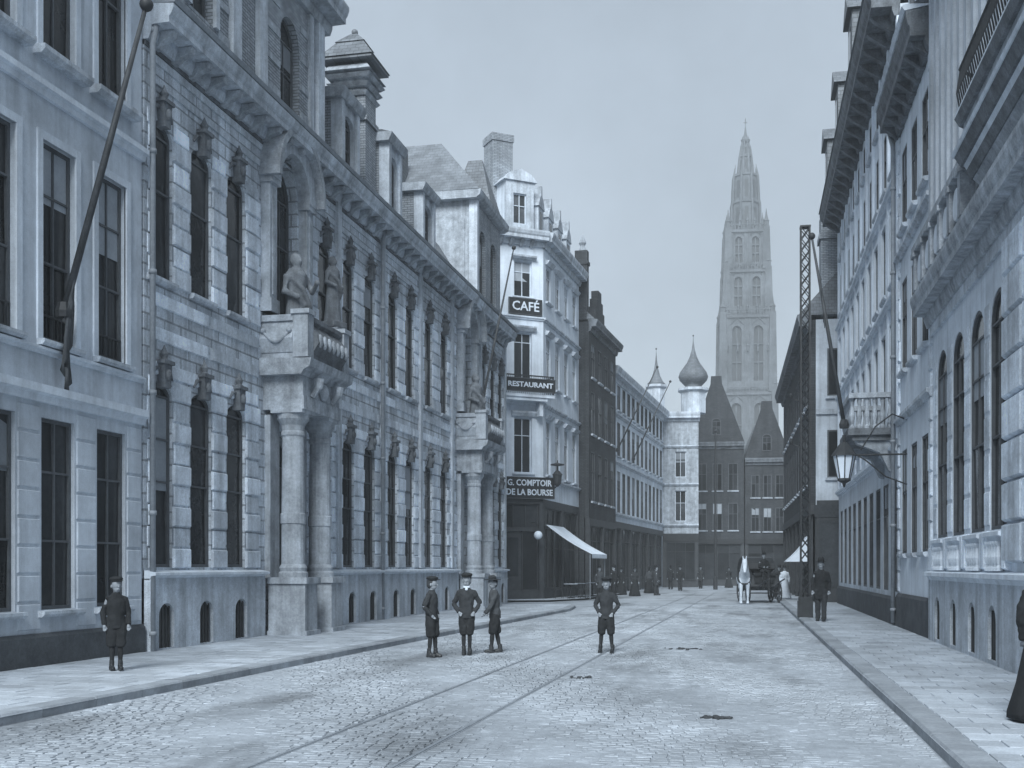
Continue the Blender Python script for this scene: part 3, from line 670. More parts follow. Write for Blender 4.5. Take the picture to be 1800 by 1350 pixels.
# side wing as parts under the same building: second facade runs along the street
sw = obj('street_facade', None, cf, (CL, 0, 0), aS - aC)
SWC = [1.0, 2.95, 4.9, 6.85]
def side():
    ops = []
    for c in SWC: ops += [(c - .45, c + .45, 6.25, 8.95), (c - .45, c + .45, 10.75, 13.1), (c - .45, c + .45, 14.85, 16.6)]
    wall('wall', 'cafe_white', sw, 0, SL, 5.0, TOP, ops, .25)
    for c in SWC:
        for (a, b) in ((6.25, 8.95), (10.75, 13.1), (14.85, 16.6)):
            window(sw, c - .45, c + .45, a, b, .08, 0, 2, (.7,), 'frame_pale')
            MB().prof([(.02, b + .06), (-.10, b + .06), (-.24, b + .24), (.02, b + .3)], c - .62, c + .62).build('window_hood', 'stone', sw)
            sill(sw, c - .45, c + .45, a, 'stone')
    for z in (5.9, 9.55, 13.75): strip('string_course', 'stone', sw, 0, SL, z, z + .2, .14)
    cornice('cornice', 'stone', sw, -.1, SL, 17.6, 18.05, .55)
    MB().box(0, SL, .0, .2, 4.6, 5.0).box(0, .25, -.02, .2, 0, 4.6).box(3.9, 4.15, -.02, .2, 0, 4.6).box(SL - .25, SL, -.02, .2, 0, 4.6).box(.25, 3.9, .03, .2, 0, .55).box(4.15, SL - .25, .03, .2, 0, .55).build('shop_front', 'wood_dark', sw)
    window(sw, .25, 3.9, .55, 4.6, .15, 0, 3, (.75,), 'wood_dark', name='shop_window'); window(sw, 4.15, SL - .25, .55, 4.6, .15, 0, 3, (.75,), 'wood_dark', name='shop_window')
side()
# solid core: plan polygon
def plan_prism(name, m, parent, pts, z0, z1, origin, ang):
    mb = MB(); M = Matrix.Rotation(-ang, 2); q = [M @ (Vector(p) - Vector(origin)) for p in pts]; n = len(q)
    mb.add([(p.x, p.y, z0) for p in q] + [(p.x, p.y, z1) for p in q], [(i, (i + 1) % n, n + (i + 1) % n, n + i) for i in range(n)] + [tuple(range(n - 1, -1, -1)), tuple(range(n, 2 * n))])
    return mb.build(name, m, parent)
nC = Vector((-math.sin(aC), math.cos(aC))); nS = Vector((-math.sin(aS), math.cos(aS)))
i1 = P1 + nS * .26 + nC * .12 
plan_prism('wall_core', 'cafe_white', cf, [tuple(P0 + nC * .25), tuple(P1 + nC * .25 + nS * .14), tuple(P2 + nS * .25), (P2.x - 10, P2.y + .3), (P0.x - 6, P0.y + 1.2)], 0, TOP, P0, aC)
# side wall in the alley
# mansard, chimney and dormer
iR = [tuple(P0 + nC * .6), tuple(P1 + nC * .5 + nS * .3), tuple(P2 + nS * .5), (P2.x - 9, P2.y + .3), (P0.x - 5, P0.y + 1.6)]
def mansard():
    mb = MB(); M = Matrix.Rotation(-aC, 2); q = [M @ (Vector(p) - P0) for p in iR]; cxy = sum(q, Vector((0, 0))) / 5; n = 5
    r = [cxy + (p - cxy) * .72 for p in q]
    mb.add([(p.x, p.y, 18.05) for p in q] + [(p.x, p.y, 20.4) for p in r], [(i, (i + 1) % n, n + (i + 1) % n, n + i) for i in range(n)] + [tuple(range(n, 2 * n))])
    return mb.build('mansard_roof', 'slate', cf)
mansard()
dm = wall('dormer', 'stone', cf, c0 - .75, c0 + .75, 18.06, 20.6, [(c0 - .36, c0 + .36, 18.5, 20.0)], .2, .35)
window(dm, c0 - .36, c0 + .36, 18.5, 20.0, .47, 0, 2, (.6,), 'frame_pale', 'glass_dusty', name='dormer_window'); box('dormer_core', 'stucco_light', dm, c0 - .74, c0 + .74, .55, 2.2, 18.06, 20.6)
MB().profy([(c0 - .9, 20.6), (c0 + .9, 20.6), (c0 + .6, 20.95), (c0, 21.2), (c0 - .6, 20.95)], .25, 2.3).build('dormer_pediment', 'stone', dm)
MB().box(c0 - .95, c0 + .15, 1.5, 2.6, 18.5, 23.1).box(c0 - 1.0, c0 + .2, 1.45, 2.65, 22.9, 23.25).build('chimney_stack', 'brick', cf)
for k, (px, h) in enumerate(((.35, .5), (.62, .42), (.9, .36))):
    MB().lathe([(.12, 0), (.10, h), (.13, h + .05)], 8, (c0 + px, 1.9, 21.0 - k * .1)).build('chimney_pot', 'brick', cf) if k else MB().box(c0 + .3, c0 + 1.0, 1.6, 2.3, 19, 21.6).build('chimney_stack', 'stone_carved', cf)
# small gabled dormers along the street side
for k in range(4):
    x = .9 + k * 2.0; d = MB().box(x - .5, x + .5, .35, 1.8, 18.06, 19.6).build('dormer', 'stone', sw)
    MB().profy([(x - .6, 19.6), (x + .6, 19.6), (x + .3, 20.1), (x + .12, 20.2), (x + .06, 20.7), (x - .06, 20.7), (x - .12, 20.2), (x - .3, 20.1)], .3, 1.8).build('dormer_gable', 'stone_carved', d)
    box('pane', 'glass', d, x - .25, x + .25, .335, .36, 18.4, 19.4)
# balcony with RESTAURANT fascia
bl = MB().box(.15, CL + .25, -.75, .02, 9.86, 10.02).box(.2, CL - .1, -.68, .02, 9.7, 9.86).build('balcony_slab', 'stucco_light', cf)
for x in (.45, CL - .35): MB().profy([(x - .1, 9.0), (x + .1, 9.0), (x + .1, 9.7), (x - .1, 9.7)], -.5, .02).build('balcony_bracket', 'stone', cf)
rl = MB().box(.17, CL + .22, -.74, -.70, 10.86, 10.92)
for k in range(29): rl.box(.2 + k * .112, .2 + k * .112 + .02, -.73, -.71, 10.02, 10.86)
for s_ in (.19, CL + .2): rl.box(s_ - .02, s_ + .02, -.72, .0, 10.86, 10.91).box(s_ - .02, s_ + .02, -.72, -.68, 10.02, 10.86)
rl.build('balcony_railing', 'iron', cf)
# same balcony turns along the street side as a thin string of iron
def cafe_sign(name, label, x0, x1, z0, z1, y, lines):
    M = Matrix.Rotation(aC, 2); o = P0 + M @ Vector(((x0 + x1) / 2, y))
    s = thing(name, label, 'sign', (o.x, o.y, z0), aC, 'signs on the corner cafe'); W, H = x1 - x0, z1 - z0
    MB().box(-W / 2, W / 2, -.03, .03, 0, H).build('board', 'sign_black', s)
    fr = MB().box(-W / 2 - .03, W / 2 + .03, -.05, .03, -.03, 0).box(-W / 2 - .03, W / 2 + .03, -.05, .03, H, H + .03).box(-W / 2 - .03, -W / 2, -.05, .03, 0, H).box(W / 2, W / 2 + .03, -.05, .03, 0, H)
    fr.build('frame', 'frame_dark', s)
    for (t, zc, sz, wd) in lines: lettering(s, t, sz, (0, -.045, zc), w=wd)
    return s
cafe_sign('signboard', 'black board reading CAFE with accent high on the white corner', 1.30, 3.05, 13.98, 14.72, -.10, [('CAF\u00c9', .36, .62, 1.45)])
cafe_sign('signboard', 'long black board reading RESTAURANT along the balcony railing', 0.78, 3.42, 10.12, 10.72, -.80, [('RESTAURANT', .30, .34, 2.4)])
cafe_sign('signboard', 'large black two-line board reading COMPTOIR DE LA BOURSE above the cafe door', 1.02, 3.70, 5.02, 6.02, -.16, [('G. COMPTOIR', .73, .42, 2.4), ('DE LA BOURSE', .27, .42, 2.5)])
# finial lamp above the sign, globe lamp, awning
def bracket_lamp():
    M = Matrix.Rotation(aC, 2); o = P0 + M @ Vector((CL + .55, -.45))
    t = thing('wall_lantern', 'dark iron lantern with wide flat cap above the cafe sign corner', 'lamp', (o.x, o.y, 5.6), aC)
    MB().lathe([(.05, 0), (.18, .15), (.22, .55), (.26, .58), (.12, .75), (.06, .8), (.05, 1.0), (.34, 1.05), (.34, 1.1), (.05, 1.16), (.02, 1.3)], 10).build('lantern_body', 'iron', t)
    MB().tube([(0, 0, .05), (0, .3, -.05), (0, .56, .05)], .03, 6).build('arm', 'iron', t)
bracket_lamp()
M_ = Matrix.Rotation(aC, 2); o_ = P0 + M_ @ Vector((2.55, -.75))
gl = thing('globe_lamp', 'white glass globe lamp hanging before the dark cafe front', 'lamp', (o_.x, o_.y, 3.2), aC)
MB().ball((0, 0, 0), .21, .21, .21, 16, 10).build('globe', 'lamp_glass', gl, smooth=True); MB().tube([(0, 0, .2), (0, 0, .5), (0, .3, .62), (0, .76, .62)], .02, 6).build('bracket', 'iron', gl)
aw = thing('shop_awning', 'white canvas awning sloping out over the cafe tables', 'awning', (P1.x, P1.y, 0), aS)
cl = MB(); n = 8
for i in range(n):
    t0, t1 = i / n, (i + 1) / n; f = lambda t: (-.1 - 2.3 * t, 3.75 - 1.45 * t - .10 * math.sin(math.pi * t))
    (ya, za), (yb, zb) = f(t0), f(t1); xa = .2
    cl.add([(xa, ya, za), (3.9, ya, za), (3.9, yb, zb), (xa, yb, zb), (xa, ya, za - .012), (3.9, ya, za - .012), (3.9, yb, zb - .012), (xa, yb, zb - .012)], [(0, 1, 2, 3), (7, 6, 5, 4), (0, 3, 7, 4), (1, 5, 6, 2), (0, 4, 5, 1), (3, 2, 6, 7)])
cl.build('canvas', 'canvas', aw)
vl = MB()
for i in range(14): x = .2 + i * 3.7 / 14; vl.add([(x, -2.402, 2.30), (x + 3.7 / 14, -2.402, 2.30), (x + 3.7 / 14, -2.402, 2.14), (x + 1.85 / 14, -2.402, 2.06), (x, -2.402, 2.14)], [(0, 1, 2, 3, 4)])
vl.build('valance', 'canvas', aw)
for x in (.25, 3.85): MB().tube([(x, -2.36, 2.28), (x, -1.4, 2.5), (x, -.02, 2.6)], .02, 6).build('awning_arm', 'iron', aw); MB().tube([(x, -2.3, 2.28), (x, -2.3, .1)], .018, 6).build('awning_pole', 'zinc', aw)

# cafe tables and chairs
def cafe_set(x, y, i):
    where = ('nearest the street', 'under the middle of the awning', 'farther along the facade')[i]
    t = thing('cafe_table', 'small round cafe table ' + where, 'table', (x, y, .10), 0, 'tables outside the cafe')
    MB().lathe([(.36, .70), (.37, .715), (.36, .73)], 16).build('table_top', 'stucco_light', t); MB().lathe([(.2, 0), (.2, .03), (.03, .08), (.025, .68), (.1, .70)], 10).build('pedestal', 'iron', t)
    for k, a in enumerate((25, 200)):
        c = thing('cafe_chair', 'dark bentwood chair ' + ('behind' if k == 0 else 'before') + ' the cafe table ' + where, 'chair', (x + .62 * math.cos(R(a)), y + .62 * math.sin(R(a)), .10), R(a - 90), 'chairs outside the cafe')
        MB().lathe([(.20, .44), (.21, .455), (.20, .47)], 14).build('seat', 'wood_dark', c)
        MB().tube([(-.18, .17, .46), (-.19, .22, .75), (0, .25, .92), (.19, .22, .75), (.18, .17, .46)], .016, 6).build('backrest', 'wood_dark', c)
        for sx in (-1, 1):
            for sy in (-1, 1): MB().tube([(sx * .15, sy * .15, .45), (sx * .2, sy * .2, 0)], .016, 6).build('leg', 'wood_dark', c)
for i, (x, y) in enumerate(((-9.3, 55.9), (-9.1, 58.2), (-8.9, 60.6))): cafe_set(x, y, i)
# potted bay trees by the cafe door are part of the dark speckle at its foot
def flagpole(base, tip, label, flag=None, r=.045, parent_name='flagpole'):
    b, t = Vector(base), Vector(tip); th = thing('flagpole', label, 'flagpole', base); d = t - b
    MB().tube([(0, 0, 0), d * .5, d], [r, r * .9, r * .55], 8).build('pole', 'wood_dark', th, smooth=True)
    MB().ball(d + d.normalized() * .08, r * 1.8).build('finial', 'iron', th, smooth=True)
    MB().lathe([(r * 2.2, -.12), (r * 2.4, -.02), (r * 1.6, .12)], 8).build('socket', 'iron', th)
    if flag:
        f0, f1, w, drop = flag; mb = MB(); n, m_ = 14, 8
        vs = []
        hz = Vector((d.x, d.y, 0)).normalized(); sd_ = Vector((-hz.y, hz.x, 0))
        for i in range(n + 1):
            p = d * (f0 + (f1 - f0) * i / n)
            for j in range(m_ + 1):
                q = j / m_; fold = math.sin(i * 1.9 + q * 2.0) * .10 * q + math.sin(i * .8) * .06 * q
                vs.append(p * (1 - q * .0) + Vector((0, 0, -drop * q * (1 - .25 * i / n))) + sd_ * fold + hz * (-w * q * i / n))
        k = m_ + 1
        mb.add(vs, [(i * k + j, (i + 1) * k + j, (i + 1) * k + j + 1, i * k + j + 1) for i in range(n) for j in range(m_)])
        fo = mb.build('furled_flag', 'flag_cloth', th, smooth=True); s = fo.modifiers.new('thick', 'SOLIDIFY'); s.thickness = .02
    return th
flagpole((-10.88, 16.2, 5.75), (-9.46, 16.2, 10.4), 'long dark flagpole leaning out from the plain pale townhouse', (.02, .20, .25, 1.5), .06)
flagpole((-10.35, 41.6, 7.6), (-9.75, 44.6, 14.4), 'flagpole rising from the farther portal balcony against the white cafe', None, .05)

# ================================================================== LEFT, beyond the cafe
dS = Vector((math.cos(aS), math.sin(aS)))
def along(t, out=0): p = P1 + dS * t - nS * out; return p
def gen_facade(root, L, H, cs, w2, floors, wm, fm='frame_dark', gm='glass', depth=.25, cols=2, rows=(.6,), rise=0, z0=0, sillm='stone'):
    ops = [(c - w2, c + w2, a, b, rise) for c in cs for (a, b) in floors]
    wall('wall', wm, root, 0, L, z0, H, ops, depth)
    for c in cs:
        for (a, b) in floors:
            window(root, c - w2, c + w2, a, b, depth * .18, rise, cols, rows, fm, gm); sill(root, c - w2, c + w2, a, sillm, .12, .12, .08)
p = along(8.05, .55)
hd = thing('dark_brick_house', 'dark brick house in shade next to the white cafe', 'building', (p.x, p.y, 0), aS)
gen_facade(hd, 8.0, 15.4, [1.2, 3.1, 5.0, 6.9], .5, [(5.4, 8.2), (9.2, 11.6), (12.4, 14.3)], 'brick_dark_shade', z0=4.4)
body(hd, 'brick_dark_shade', 0, 8, .26, 9, 0, 15.4)
MB().box(0, 8, -.05, .2, 4.0, 4.4).box(0, .3, -.05, .2, 0, 4.0).box(3.85, 4.15, -.05, .2, 0, 4.0).box(7.7, 8, -.05, .2, 0, 4.0).box(.3, 3.85, .02, .2, 0, .6).box(4.15, 7.7, .02, .2, 0, .6).build('shop_front', 'wood_dark', hd)
for a, b in ((.3, 3.85), (4.15, 7.7)): window(hd, a, b, .6, 4.0, .12, 0, 3, (.75,), 'wood_dark', name='shop_window')
cornice('cornice', 'stone_dark', hd, 0, 8, 15.1, 15.5, .5)
MB().prof([(-.35, 15.52), (2.5, 18.2), (6, 18.2), (9, 15.5)], 0, 8).build('roof', 'slate', hd)
MB().box(.0, .5, .1, .8, 15.5, 19.4).box(-.06, .56, .04, .86, 18.6, 18.8).build('chimney_stack', 'brick_dark_shade', hd); MB().lathe([(.2, 0), (.14, .3), (.22, .45), (.05, .9)], 8, (.25, .4, 19.4)).build('chimney_pot', 'stone_carved', hd)
sg = MB()
for k in range(4): sg.box(1.2 + k * .45, 4.8 - k * .45, -.02, .4, 15.5 + k * .55, 16.05 + k * .55)
sg.build('stepped_gable', 'brick_dark_shade', hd)
p = along(16.1, .15)
hp = thing('pale_corner_block', 'long pale three-storey block with cornice and light pilasters below onion turret', 'building', (p.x, p.y, 0), aS)
LP = 22.5
gen_facade(hp, LP, 14.2, [1.3 + i * 1.84 for i in range(12)], .55, [(5.2, 7.9), (8.9, 11.1), (11.9, 13.5)], 'stucco_light', z0=4.6)
body(hp, 'stucco_light', 0, LP, .26, 10, 0, 14.2)
MB().box(0, LP, -.05, .2, 4.2, 4.6).build('shop_fascia', 'wood_dark', hp)
for i in range(6):
    x = i * 3.75; MB().box(x, x + .3, -.04, .2, 0, 4.2).build('shop_pier', 'wood_dark', hp); window(hp, x + .3, x + 3.75, .1, 4.2, .12, 0, 3, (.2, .78), 'wood_dark', name='shop_window')
for z in (4.95, 8.3, 11.4): strip('string_course', 'stone', hp, 0, LP, z, z + .22, .18)
cornice('cornice', 'stone', hp, 0, LP, 13.8, 14.3, .6)
MB().prof([(-.4, 14.32), (3, 16.6), (8, 16.6), (10, 14.3)], 0, LP).build('roof', 'slate', hp)
# corner pavilion facing down the street
pc = along(16.1 + LP, .15)
hc = obj('corner_face', None, hp, (LP, 0, 0), R(8) - aS)
wall('wall', 'stone_carved', hc, 0, 2.9, 4.4, 14.2, [(1.0, 1.9, 5.4, 7.9), (1.0, 1.9, 9.0, 11.1)], .25)
window(hc, 1.0, 1.9, 5.4, 7.9, .15, 0, 2, (.6,), 'frame_pale', 'glass_dusty'); window(hc, 1.0, 1.9, 9.0, 11.1, .15, 0, 2, (.6,), 'frame_pale', 'glass_dusty')
box('wall_core', 'stone_carved', hc, 0, 2.9, .26, 6, 0, 14.2); box('shop_front', 'wood_dark', hc, 0, 2.9, .02, .25, 0, 4.4); window(hc, .25, 2.65, .6, 3.7, -.02, 0, 3, (.75,), 'cloth_mid', name='shop_window'); box('shop_fascia', 'sign_black', hc, 0, 2.9, -.06, .02, 3.75, 4.35)
for z in (4.95, 8.3, 11.4): strip('string_course', 'stone', hc, 0, 2.9, z, z + .22, .18)
cornice('cornice', 'stone', hc, -.2, 3.0, 13.8, 14.3, .5)
def turret(parent, x, y, z, r, h, onion, m='slate'):
    MB().lathe([(r, 0), (r, h), (r * 1.25, h + .15), (r * 1.25, h + .35)], 8, (x, y, z), rot=R(22.5)).build('turret_drum', 'stone', parent)
    zt = z + h + .35
    pr = [(1.1, 0), (.75, .12), (.62, .22), (.80, .42), (1.06, .75), (1.16, 1.1), (1.05, 1.5), (.78, 1.95), (.50, 2.4), (.28, 2.95), (.12, 3.6), (.04, 4.3), (.015, 4.9)] if onion else [(1.15, 0), (.75, .5), (.45, 1.2), (.22, 2.2), (.10, 3.2), (.03, 4.2), (.012, 4.8)]
    MB().lathe([(a * r, b * r * .85) for a, b in pr], 12, (x, y, zt)).build('onion_dome' if onion else 'spire', m, parent, smooth=True)
    MB().ball((x, y, zt + pr[-1][1] * r * .85), .07).build('finial', 'iron', parent)
turret(hc, 2.55, .9, 14.3, 1.05, 1.7, True); turret(hc, -.4, 2.6, 14.3, .75, 2.3, False)
for (t, u, lab) in ((18.0, 'near', 'slanting flagpole on the pale block nearest the dark brick house'), (24, 'far', 'slanting flagpole farther along the pale block')):
    a = along(t, .3); b = along(t + 1.5, 2.6); flagpole((a.x, a.y, 9.2), (b.x, b.y, 14.6), lab, None, .05)

# ================================================================== END OF THE STREET: shaded house fronts facing us, shade put into the brick colour
def narrow_house(label, x, y, L_, H, cs, w2, floors, m, peak, gy, rz=R(5), shopz=3.7):
    h_ = thing('narrow_house', label, 'building', (x, y, 0), rz, 'narrow houses closing the street')
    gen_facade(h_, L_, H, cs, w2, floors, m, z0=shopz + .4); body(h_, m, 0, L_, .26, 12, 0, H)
    box('shop_fascia', 'sign_black', h_, 0, L_, -.10, .22, shopz, shopz + .4)
    for q in (0, L_ - .25): box('shop_pier', 'wood_dark', h_, q, q + .25, -.05, .22, 0, shopz)
    window(h_, .25, L_ - .25, .5, shopz, .1, 0, max(2, int(L_)), (.75,), 'wood_dark', name='shop_window'); box('stall_riser', 'wood_dark', h_, .25, L_ - .25, .0, .2, 0, .5)
    cornice('cornice', 'stone_dark', h_, 0, L_, H - .3, H + .05, .4)
    MB().profy([(-.1, H), (L_ + .1, H), (gy + .2, peak), (gy - .2, peak)], .3, 12).build('roof', 'slate', h_)
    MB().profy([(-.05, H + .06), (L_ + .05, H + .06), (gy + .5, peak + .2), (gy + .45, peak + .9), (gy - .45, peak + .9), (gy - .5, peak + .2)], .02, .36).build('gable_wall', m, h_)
    if peak - H > 3: window(h_, gy - .4, gy + .4, H + .7, H + 2.2, .0, .3, 2, (.6,))
    return h_
narrow_house('dark gabled house directly beside the onion turret', -6.15, 101.6, 4.6, 12.6, [.95, 2.3, 3.65], .42, [(4.9, 7.3), (8.4, 10.8)], 'brick_dark_shade', 17.6, 2.2)
narrow_house('dark narrow gable house in the middle below the cathedral', -1.5, 102.6, 3.9, 11.2, [.9, 1.95, 3.0], .36, [(4.8, 6.9), (7.8, 9.8)], 'brick_dark_shade', 15.4, 1.9)
narrow_house('dark low gable house nearest the carriage side', 2.45, 101.2, 4.2, 9.8, [1.0, 2.2, 3.3], .40, [(4.6, 6.4), (7.2, 8.9)], 'brick_dark_shade', 13.4, 2.0, R(3))
# lower white house fronts right of the hall, toward the cathedral
pr = thing('low_pale_house', 'low pale house with plain roof just beside the lattice mast', 'building', (6.9, 104.0, 0), R(4))
gen_facade(pr, 9, 12.6, [1.2, 3.0, 4.8, 6.6], .5, [(5, 7.4), (8.6, 10.8)], 'stucco_light', z0=0); body(pr, 'stucco_light', 0, 9, .26, 10, 0, 12.6)
window(pr, .8, 4.0, .3, 3.8, -.02, 0, 3, (.75,), 'wood_dark', name='shop_window')
MB().prof([(-.4, 12.6), (4, 15.0), (10, 12.6)], -.1, 9.1).build('roof', 'slate', pr); cornice('cornice', 'stone', pr, 0, 9, 12.3, 12.6, .4)

# ================================================================== RIGHT SIDE (local x runs from the far end towards the camera)
aR = math.atan2(-35, .45)
def rightside(name, label, yfar, off=0.0): return thing(name, label, 'building', (FR(yfar) + off, yfar, 0), aR)
# --- nearest: ribbed brick building with grilled ground floor
YF = 25.55; r1 = rightside('ribbed_brick_building', 'near brick building with ribbed upper wall, heavy cornice and barred tall windows', YF)
RL = 20.0; s_ = lambda y: YF - y
WC = [s_(24.42), s_(22.62), s_(20.82), s_(19.15)]; PW = .60
near = [s_(y) for y in (15.6, 13.8, 12.0, 10.2, 8.4)]
ops = [(c - PW, c + PW, 2.25, 6.05, .50) for c in WC + near]
wall('ground_wall', 'stucco_light', r1, 0, RL, 1.45, 7.1, ops, .42)
body(r1, 'stucco_light', 0, RL, .43, 9, 0, 14.6)
for c in WC + near: window(r1, c - PW, c + PW, 2.25, 6.05, .05, .50, 2, (.45, .8))
# rusticated joints: stone blocks on the piers
ed = []
xs = sorted(WC); ed.append((.06, xs[0] - PW))
for a, b in zip(xs[:-1], xs[1:]): ed.append((a + PW, b - PW))
piers(r1, ed, 2.3, 6.0, .62, .03, .015, m='stone_block')
for a, b in ((xs[-1] + PW, s_(17.2)), (s_(17.2), s_(16.3))): piers(r1, [(a, b)], 1.7, 6.6, .62, .03, .10, m='stone_block')
# sill zone with blocks and small cellar slots
wall('plinth', 'stone', r1, 0, RL, 0, 1.40, [(c - .30, c + .30, .18, 1.05, .3) for c in WC + near[:2]], .4, -.10)
strip('plinth_ledge', 'stucco_light', r1, 0, RL, 1.38, 1.58, .22)
for c in WC + near[:2]:
    g2 = obj('cellar_window', cp, r1, (c, -.01, .16)); obj('cellar_grille', vgm, g2, (0, -.04, 0))
sbm = MB().lathe([(.06, 0), (.06, .05), (.03, .09), (.065, .22), (.035, .38), (.06, .43), (.06, .47)], 8).me('baluster', 'stucco_light')
for c in WC + near[:2]:
    strip('sill', 'stucco_light', r1, c - PW - .05, c + PW + .05, 2.06, 2.24, .14); box('balustrade_shade_panel', 'stone_dark', r1, c - PW, c + PW, -.004, .02, 1.60, 2.06)  # flat dark panel behind the balusters, shade of a recess put into its colour
    for k in range(5): obj('baluster', sbm, r1, (c + (k - 2) * .2, -.07, 1.59))
    for sx in (-1, 1): block(r1, c + sx * (PW + .17) - .12, c + sx * (PW + .17) + .12, 1.60, 2.24, 0, .10)
# cornice over the ground floor, balustrade with roundels
cornice('ground_cornice', 'stone_carved', r1, -.25, RL, 7.02, 7.42, .44)
box('cornice_soffit_band', 'stone', r1, -.05, RL, -.06, .04, 6.55, 6.80)
for k in range(9):
    x = .5 + k * 1.15
    if x < s_(20.3): 
        MB().lathe([(.02, -.06), (.26, -.06), (.30, 0), (.26, .06), (.02, .06)], 14, (0, 0, 0)).build('roundel', 'stucco_light', r1)
        o = r1.children[-1] if False else None
        ob = bpy.context.scene.objects[-1] if False else None
for o in [o for o in COL.objects if o.name.startswith('roundel')]: bpy.data.objects.remove(o)
rme = MB().lathe([(.14, -.08), (.27, -.08), (.31, 0), (.27, .08), (.14, .08)], 14).me('roundel', 'stucco_light')
pme = MB().box(-.13, .13, -.12, .12, 0, .70).box(-.17, .17, -.16, .16, .70, .80).me('parapet_post', 'stone_carved')
for k in range(6):
    x = .15 + k * 1.05
    obj('parapet_post', pme, r1, (x, -.30, 7.50))
    if k < 5:
        o = obj('roundel', rme, r1, (x + .52, -.30, 7.86)); o.rotation_euler = (R(90), 0, 0)
box('parapet_rail', 'stone_carved', r1, -.05, 5.6, -.44, -.18, 8.30, 8.44)
# upper wall: brick with pale vertical ribs
wall('upper_wall', 'brick', r1, 0, RL, 7.4, 14.6, [(c - .5, c + .5, 9.3, 13.6) for c in near], .3, .03)
for c in near: window(r1, c - .5, c + .5, 9.3, 13.6, .25, 0, 2, (.7,))
for k in range(12):
    x = .18 + k * .66
    box('wall_rib', 'stucco', r1, x - .12, x + .12, -.10, .05, 7.5, 14.2)
    box('wall_rib', 'brick_dark_shade', r1, x + .24, x + .42, -.04, .045, 8.3, 13.6) if False else None
cornice('cornice', 'stone_carved', r1, -.1, RL, 14.2, 14.7, .6)
# deep oriel balcony with rounded corner
ox = s_(19.9); pts = [(ox + .0, .1), (ox + .08, -.30), (ox + .35, -.52), (ox + 6, -.52), (ox + 6, .1)]
def oriel(name, m, sc, z0, z1, grow=0.0):
    def P(k): return [(ox + (x - ox) * 1 + (-(k) if x < ox + 1 else 0), y - (k if y < 0 else 0)) for x, y in pts]
    a, b = P(sc), P(sc + grow); n = len(a); mb = MB()
    mb.add([(x, y, z0) for x, y in a] + [(x, y, z1) for x, y in b], [(i, (i + 1) % n, n + (i + 1) % n, n + i) for i in range(n)] + [tuple(range(n - 1, -1, -1)), tuple(range(n, 2 * n))])
    return mb.build(name, m, r1)
oriel('oriel_corbel', 'stone_carved', -.34, 7.62, 7.86, .16); oriel('oriel_moulding', 'stone_dark', -.16, 7.86, 8.0, .08); oriel('oriel_corbel', 'stucco_light', -.12, 8.0, 8.12, .06); oriel('oriel_moulding', 'stone_dark', -.02, 8.12, 8.30, .08)
oriel('oriel_moulding', 'stucco_light', .08, 8.30, 8.36, 0.02); oriel('oriel_panel', 'stone_carved', -.06, 8.36, 8.78); oriel('oriel_moulding', 'stone_dark', .0, 8.78, 8.92, .06); oriel('oriel_moulding', 'stucco_light', .05, 8.92, 8.98)
rl = MB()
for k in range(40): rl.tube([(ox + .4 + k * .14, -.50, 8.98), (ox + .4 + k * .14, -.56, 9.3), (ox + .4 + k * .14, -.50, 9.7)], .014, 4)
rl.tube([(ox, .05, 9.7), (ox + .08, -.28, 9.7), (ox + .35, -.50, 9.7), (ox + 6, -.50, 9.7)], .03, 6)
rl.build('oriel_railing', 'iron', r1)

# --- second: smooth pale house
YF2 = 31.2; r2 = rightside('smooth_pale_house', 'narrow smooth pale house with deep eaves, second on the sunlit side', YF2)
l2 = YF2 - 25.58
gen_facade(r2, l2, 13.0, [1.1, 2.8, 4.5], .48, [(2.0, 4.6), (6.6, 8.9), (10.2, 12.2)], 'cafe_white', 'frame_dark', depth=.28, z0=.3, sillm='stone')
body(r2, 'cafe_white', 0, l2, .29, 9, 0, 13.0)
MB().prof([(.1, 0), (-.07, 0), (-.07, .9), (-.02, .98), (.1, .98)], 0, l2).build('base_course', 'plinth', r2)
for z in (5.3, 9.5): strip('string_course', 'stone', r2, 0, l2, z, z + .22, .14)
for k in range(22):
    z = 1.0 + k * .54; wd = .42 if k % 2 else .30
    block(r2, .02, wd, z + .012, z + .528, 0, .05, 'stone_block'); block(r2, l2 - wd, l2 - .02, z + .012, z + .528, 0, .05, 'stone_block')
cornice('eaves', 'stone_dark', r2, 0, l2, 13.0, 13.55, .55); MB().prof([(-.58, 13.56), (-.64, 13.66), (-.55, 13.70), (.1, 13.66)], 0, l2).build('gutter', 'stucco_light', r2)
me = cached('eb', lambda: MB().prof([(.02, 0), (-.1, 0), (-.38, .22), (-.44, .3), (.02, .3)], -.09, .09).me('eaves_bracket', 'stone_dark'))
for k in range(8): obj('eaves_bracket', me, r2, (.35 + k * .7, 0, 12.72))
MB().prof([(-.4, 13.7), (3.5, 17.5), (8, 17.5), (9, 13.6)], 0, l2).build('roof', 'slate', r2)
d = MB().box(2.2, 3.6, -.05, 2.5, 13.72, 15.9).build('dormer', 'stucco_light', r2); box('dormer_window', 'glass', d, 2.55, 3.25, -.07, -.04, 14.1, 15.3); MB().profy([(2.0, 15.9), (3.8, 15.9), (2.9, 16.7)], -.2, 2.6).build('dormer_roof', 'slate', d)
pipe(.0, .2, 13, r2)

